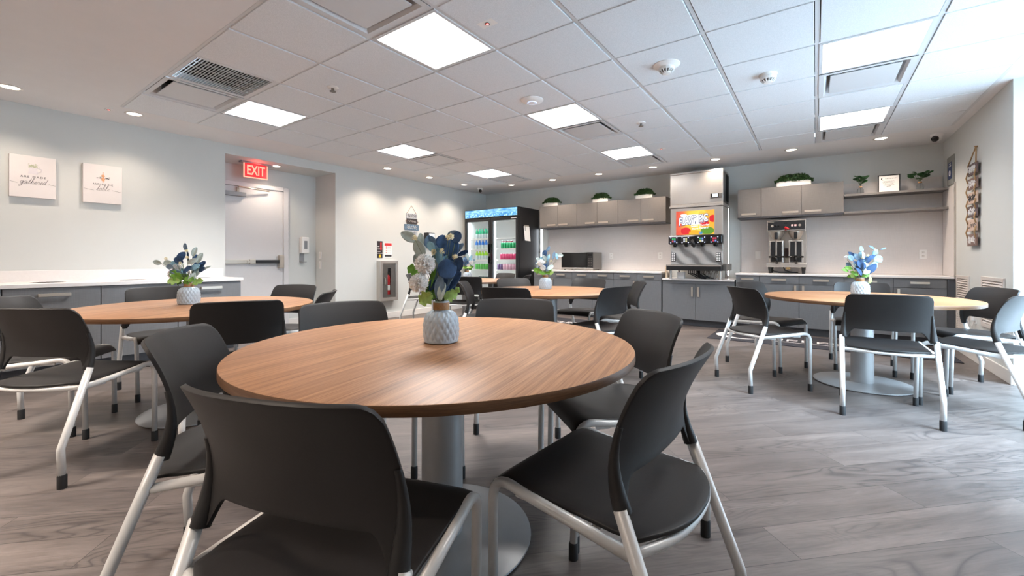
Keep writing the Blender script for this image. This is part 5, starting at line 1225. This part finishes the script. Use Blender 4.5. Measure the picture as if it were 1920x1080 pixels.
b = B(); b.poly([(XL+.004, y, z) for y, z in ((5.20, 1.745), (5.24, 1.775), (5.47, 1.765), (5.52, 1.74), (5.48, 1.715), (5.24, 1.715))], (1, 0, 0), .004); b.build('scroll_plank', 'wood_brown', t); b = B(); b.poly([(XL+.004, y, z) for y, z in ((5.24, 1.465), (5.46, 1.465), (5.42, 1.43), (5.30, 1.43))], (1, 0, 0), .01); b.build('base_plank', 'wood_black', t)
b = B(); b.tube([(XL+.01, 5.235, 1.89), (XL+.006, 5.347, 2.034), (XL+.01, 5.465, 1.89)], .003, 6); b.lathe([(.006, -.001), (.006, .008)], (XL, 5.347, 2.034), 10, axis='X')
for y in (5.25, 5.45): b.tube([(XL+.008, y, 1.90), (XL+.008, y, 1.47)], .0025, 6)
b.build('hanging_cord', 'rope', t)
t = thing('time_clock', 'black wall time clock with small lit screen behind the near bouquet', 'clock', (XL, 5.75, 1.43)); b = B(); b.box(XL, XL+.11, 5.66, 5.85, 1.31, 1.55); b.build('clock_body', 'black_satin', t, bev=.01); b = B(); b.box(XL+.11, XL+.114, 5.70, 5.83, 1.44, 1.53); b.build('screen', 'screen_white', t); b = B(); b.box(XL+.109, XL+.113, 5.69, 5.84, 1.43, 1.54); b.build('screen_bezel', 'grey_plastic', t)

# ------------------------------------------------------------------ things on the right wall
t = thing('wall_plaque', 'grey wall plaque with blue square, by the corner shelf', 'plaque', (XR, 7.155, 2.09)); b = B(); b.box(XR-.012, XR, 7.0, 7.31, 1.925, 2.262); b.build('plaque_board', 'plaque_stone', t, bev=.002)
b = B(); b.box(XR-.014, XR-.011, 7.08, 7.24, 1.99, 2.19); q = b.build('blue_panel', 'plaque_blue', t); b = B(); b.lathe([(.03, -.0155), (.03, -.0135)], (XR, 7.16, 2.06), 20, axis='X', caps=False); b.tube([(XR-.015, 7.16+.03*cos(a*.5), 2.06+.03*sin(a*.5)) for a in range(13)], .004, 5); b.box(XR-.0155, XR-.0138, 7.11, 7.21, 2.14, 2.15); b.box(XR-.0155, XR-.0138, 7.12, 7.20, 2.165, 2.173); b.build('white_marks', 'white_paper', q)
t = thing('hanging_word_sign', 'column of six small wooden word plaques hung on rope, right wall', 'sign', (XR, 6.19, 1.65))
plank_sign(t, XR-.018, [(6.19, 1.945, .30, .115, 'wood_plum', '~~', 'white_paper'), (6.19, 1.80, .31, .115, 'wood_brown', '~~', 'white_paper'), (6.20, 1.655, .32, .115, 'wood_blush', '~~', 'ink'), (6.21, 1.52, .32, .115, 'wood_plum', '~~', 'white_paper'), (6.22, 1.38, .32, .12, 'wood_blush', 'Live', 'ink'), (6.21, 1.23, .31, .12, 'wood_brown', '~~', 'white_paper')], 'R', 0)
b = B(); b.tube([(XR-.035, 6.33, 1.99), (XR-.01, 6.165, 2.166), (XR-.035, 6.05, 1.99)], .006, 6); b.lathe([(.008, -.02), (.008, 0)], (XR, 6.165, 2.166), 10, axis='X')
for za, zb in ((1.90, 1.845), (1.755, 1.70), (1.61, 1.565), (1.475, 1.425), (1.335, 1.28)):
    for y in (6.335, 6.06): b.tube([(XR-.034, y, za+.03), (XR-.044, y+.01, (za+zb)/2), (XR-.034, y, zb-.03)], .006, 6)
b.build('rope', 'rope', t, True)
for (y0, y1, z0, z1, lab) in ((6.42, 6.90, .13, .855, 'tall white louvered grille beside the counter end'), (5.395, 6.005, .392, .87, 'white louvered grille nearer the window, right wall')):
    t = thing('wall_louver', lab, 'air grille', (XR, (y0+y1)/2, z0)); b = B(); w = .035
    for a in ((y0, y0+w, z0, z1), (y1-w, y1, z0, z1), (y0, y1, z0, z0+w), (y0, y1, z1-w, z1)): b.box(XR-.014, XR, a[0], a[1], a[2], a[3])
    b.build('louver_frame', 'louver', t, bev=.002); b = B(); n = int((z1-z0-2*w)/.025)
    for k in range(n): z = z0+w+(k+.5)*(z1-z0-2*w)/n; b.add([(XR-.012, y0+w, z-.009), (XR-.012, y1-w, z-.009), (XR-.002, y1-w, z+.010), (XR-.002, y0+w, z+.010)], [(0, 1, 2, 3)])
    b.build('louver_blades', 'louver', t, solid=.0022); b = B(); b.box(XR-.0015, XR-.0005, y0+w, y1-w, z0+w, z1-w); b.build('dark_backing', 'wood_plum', t)
t = thing('wall_outlet', 'white outlet with a plugged adapter between the two wall louvers', 'outlet', (XR, 6.22, .44)); b = B(); b.box(XR-.006, XR, 6.185, 6.255, .38, .50); b.build('cover_plate', 'white_plastic', t, bev=.002); b = B(); b.box(XR-.035, XR-.006, 6.20, 6.24, .41, .46); b.build('adapter', 'white_plastic', t, bev=.006); b = B(); b.tube([(XR-.02, 6.22, .41), (XR-.03, 6.21, .36), (XR-.025, 6.235, .33)], .004, 6); b.build('cord', 'white_plastic', t)

# ------------------------------------------------------------------ logo mats on the floor
def logo_mat(x0, x1, y0, y1, lab, flip):
    t = thing('floor_mat', lab, 'mat', ((x0+x1)/2, (y0+y1)/2, 0)); b = B(); b.box(x0, x1, y0, y1, .0005, .008); b.build('mat_base', 'mat_black', t, bev=.003)
    b = B(); W = x1-x0; cx, cy = x0+W*.14, (y0+y1)/2; n = 30; R = (y1-y0)*.30
    if flip: x_text = x0+W*.05
    else: x_text = x0+W*.30
    o = [(cx+R*1.15*cos(a), cy+R*sin(a), .0086) for a in [radians(35+290*k/n) for k in range(n+1)]]; i_ = [(cx+R*.30+R*.95*cos(a), cy-R*.05+R*.74*sin(a), .0086) for a in [radians(42+276*k/n) for k in range(n+1)]]
    for k in range(0 if flip else n): b.add([o[k], o[k+1], i_[k+1], i_[k]], [(0, 1, 2, 3)])
    rn = random.Random(3); x = x_text; yb_ = cy-.02
    for k in range(14 if flip else 10):   # illegible block lettering
        w = W*.048; h = .15
        b.box(x, x+.022, yb_-h/2, yb_+h/2, .0082, .0088)
        for q in rn.sample((-1, 0, 1), 2): b.box(x, x+w, yb_+q*(h/2-.012)-.012, yb_+q*(h/2-.012)+.012, .0082, .0088)
        if rn.random() < .5: b.box(x+w-.022, x+w, yb_-h/2, yb_+h/2, .0082, .0088)
        x += W*.066
    b.box(x0+W*.3, x0+W*.78, cy-R*.72, cy-R*.66, .0082, .0088); b.build('white_lettering', 'mat_white', t)
logo_mat(-1.16, 1.2, 6.02, 6.86, 'black floor mat with white crescent logo under the right table\'s rear chairs', 0)
logo_mat(-3.95, -2.25, 5.75, 6.6, 'black floor mat with white marks behind the middle table', 1)
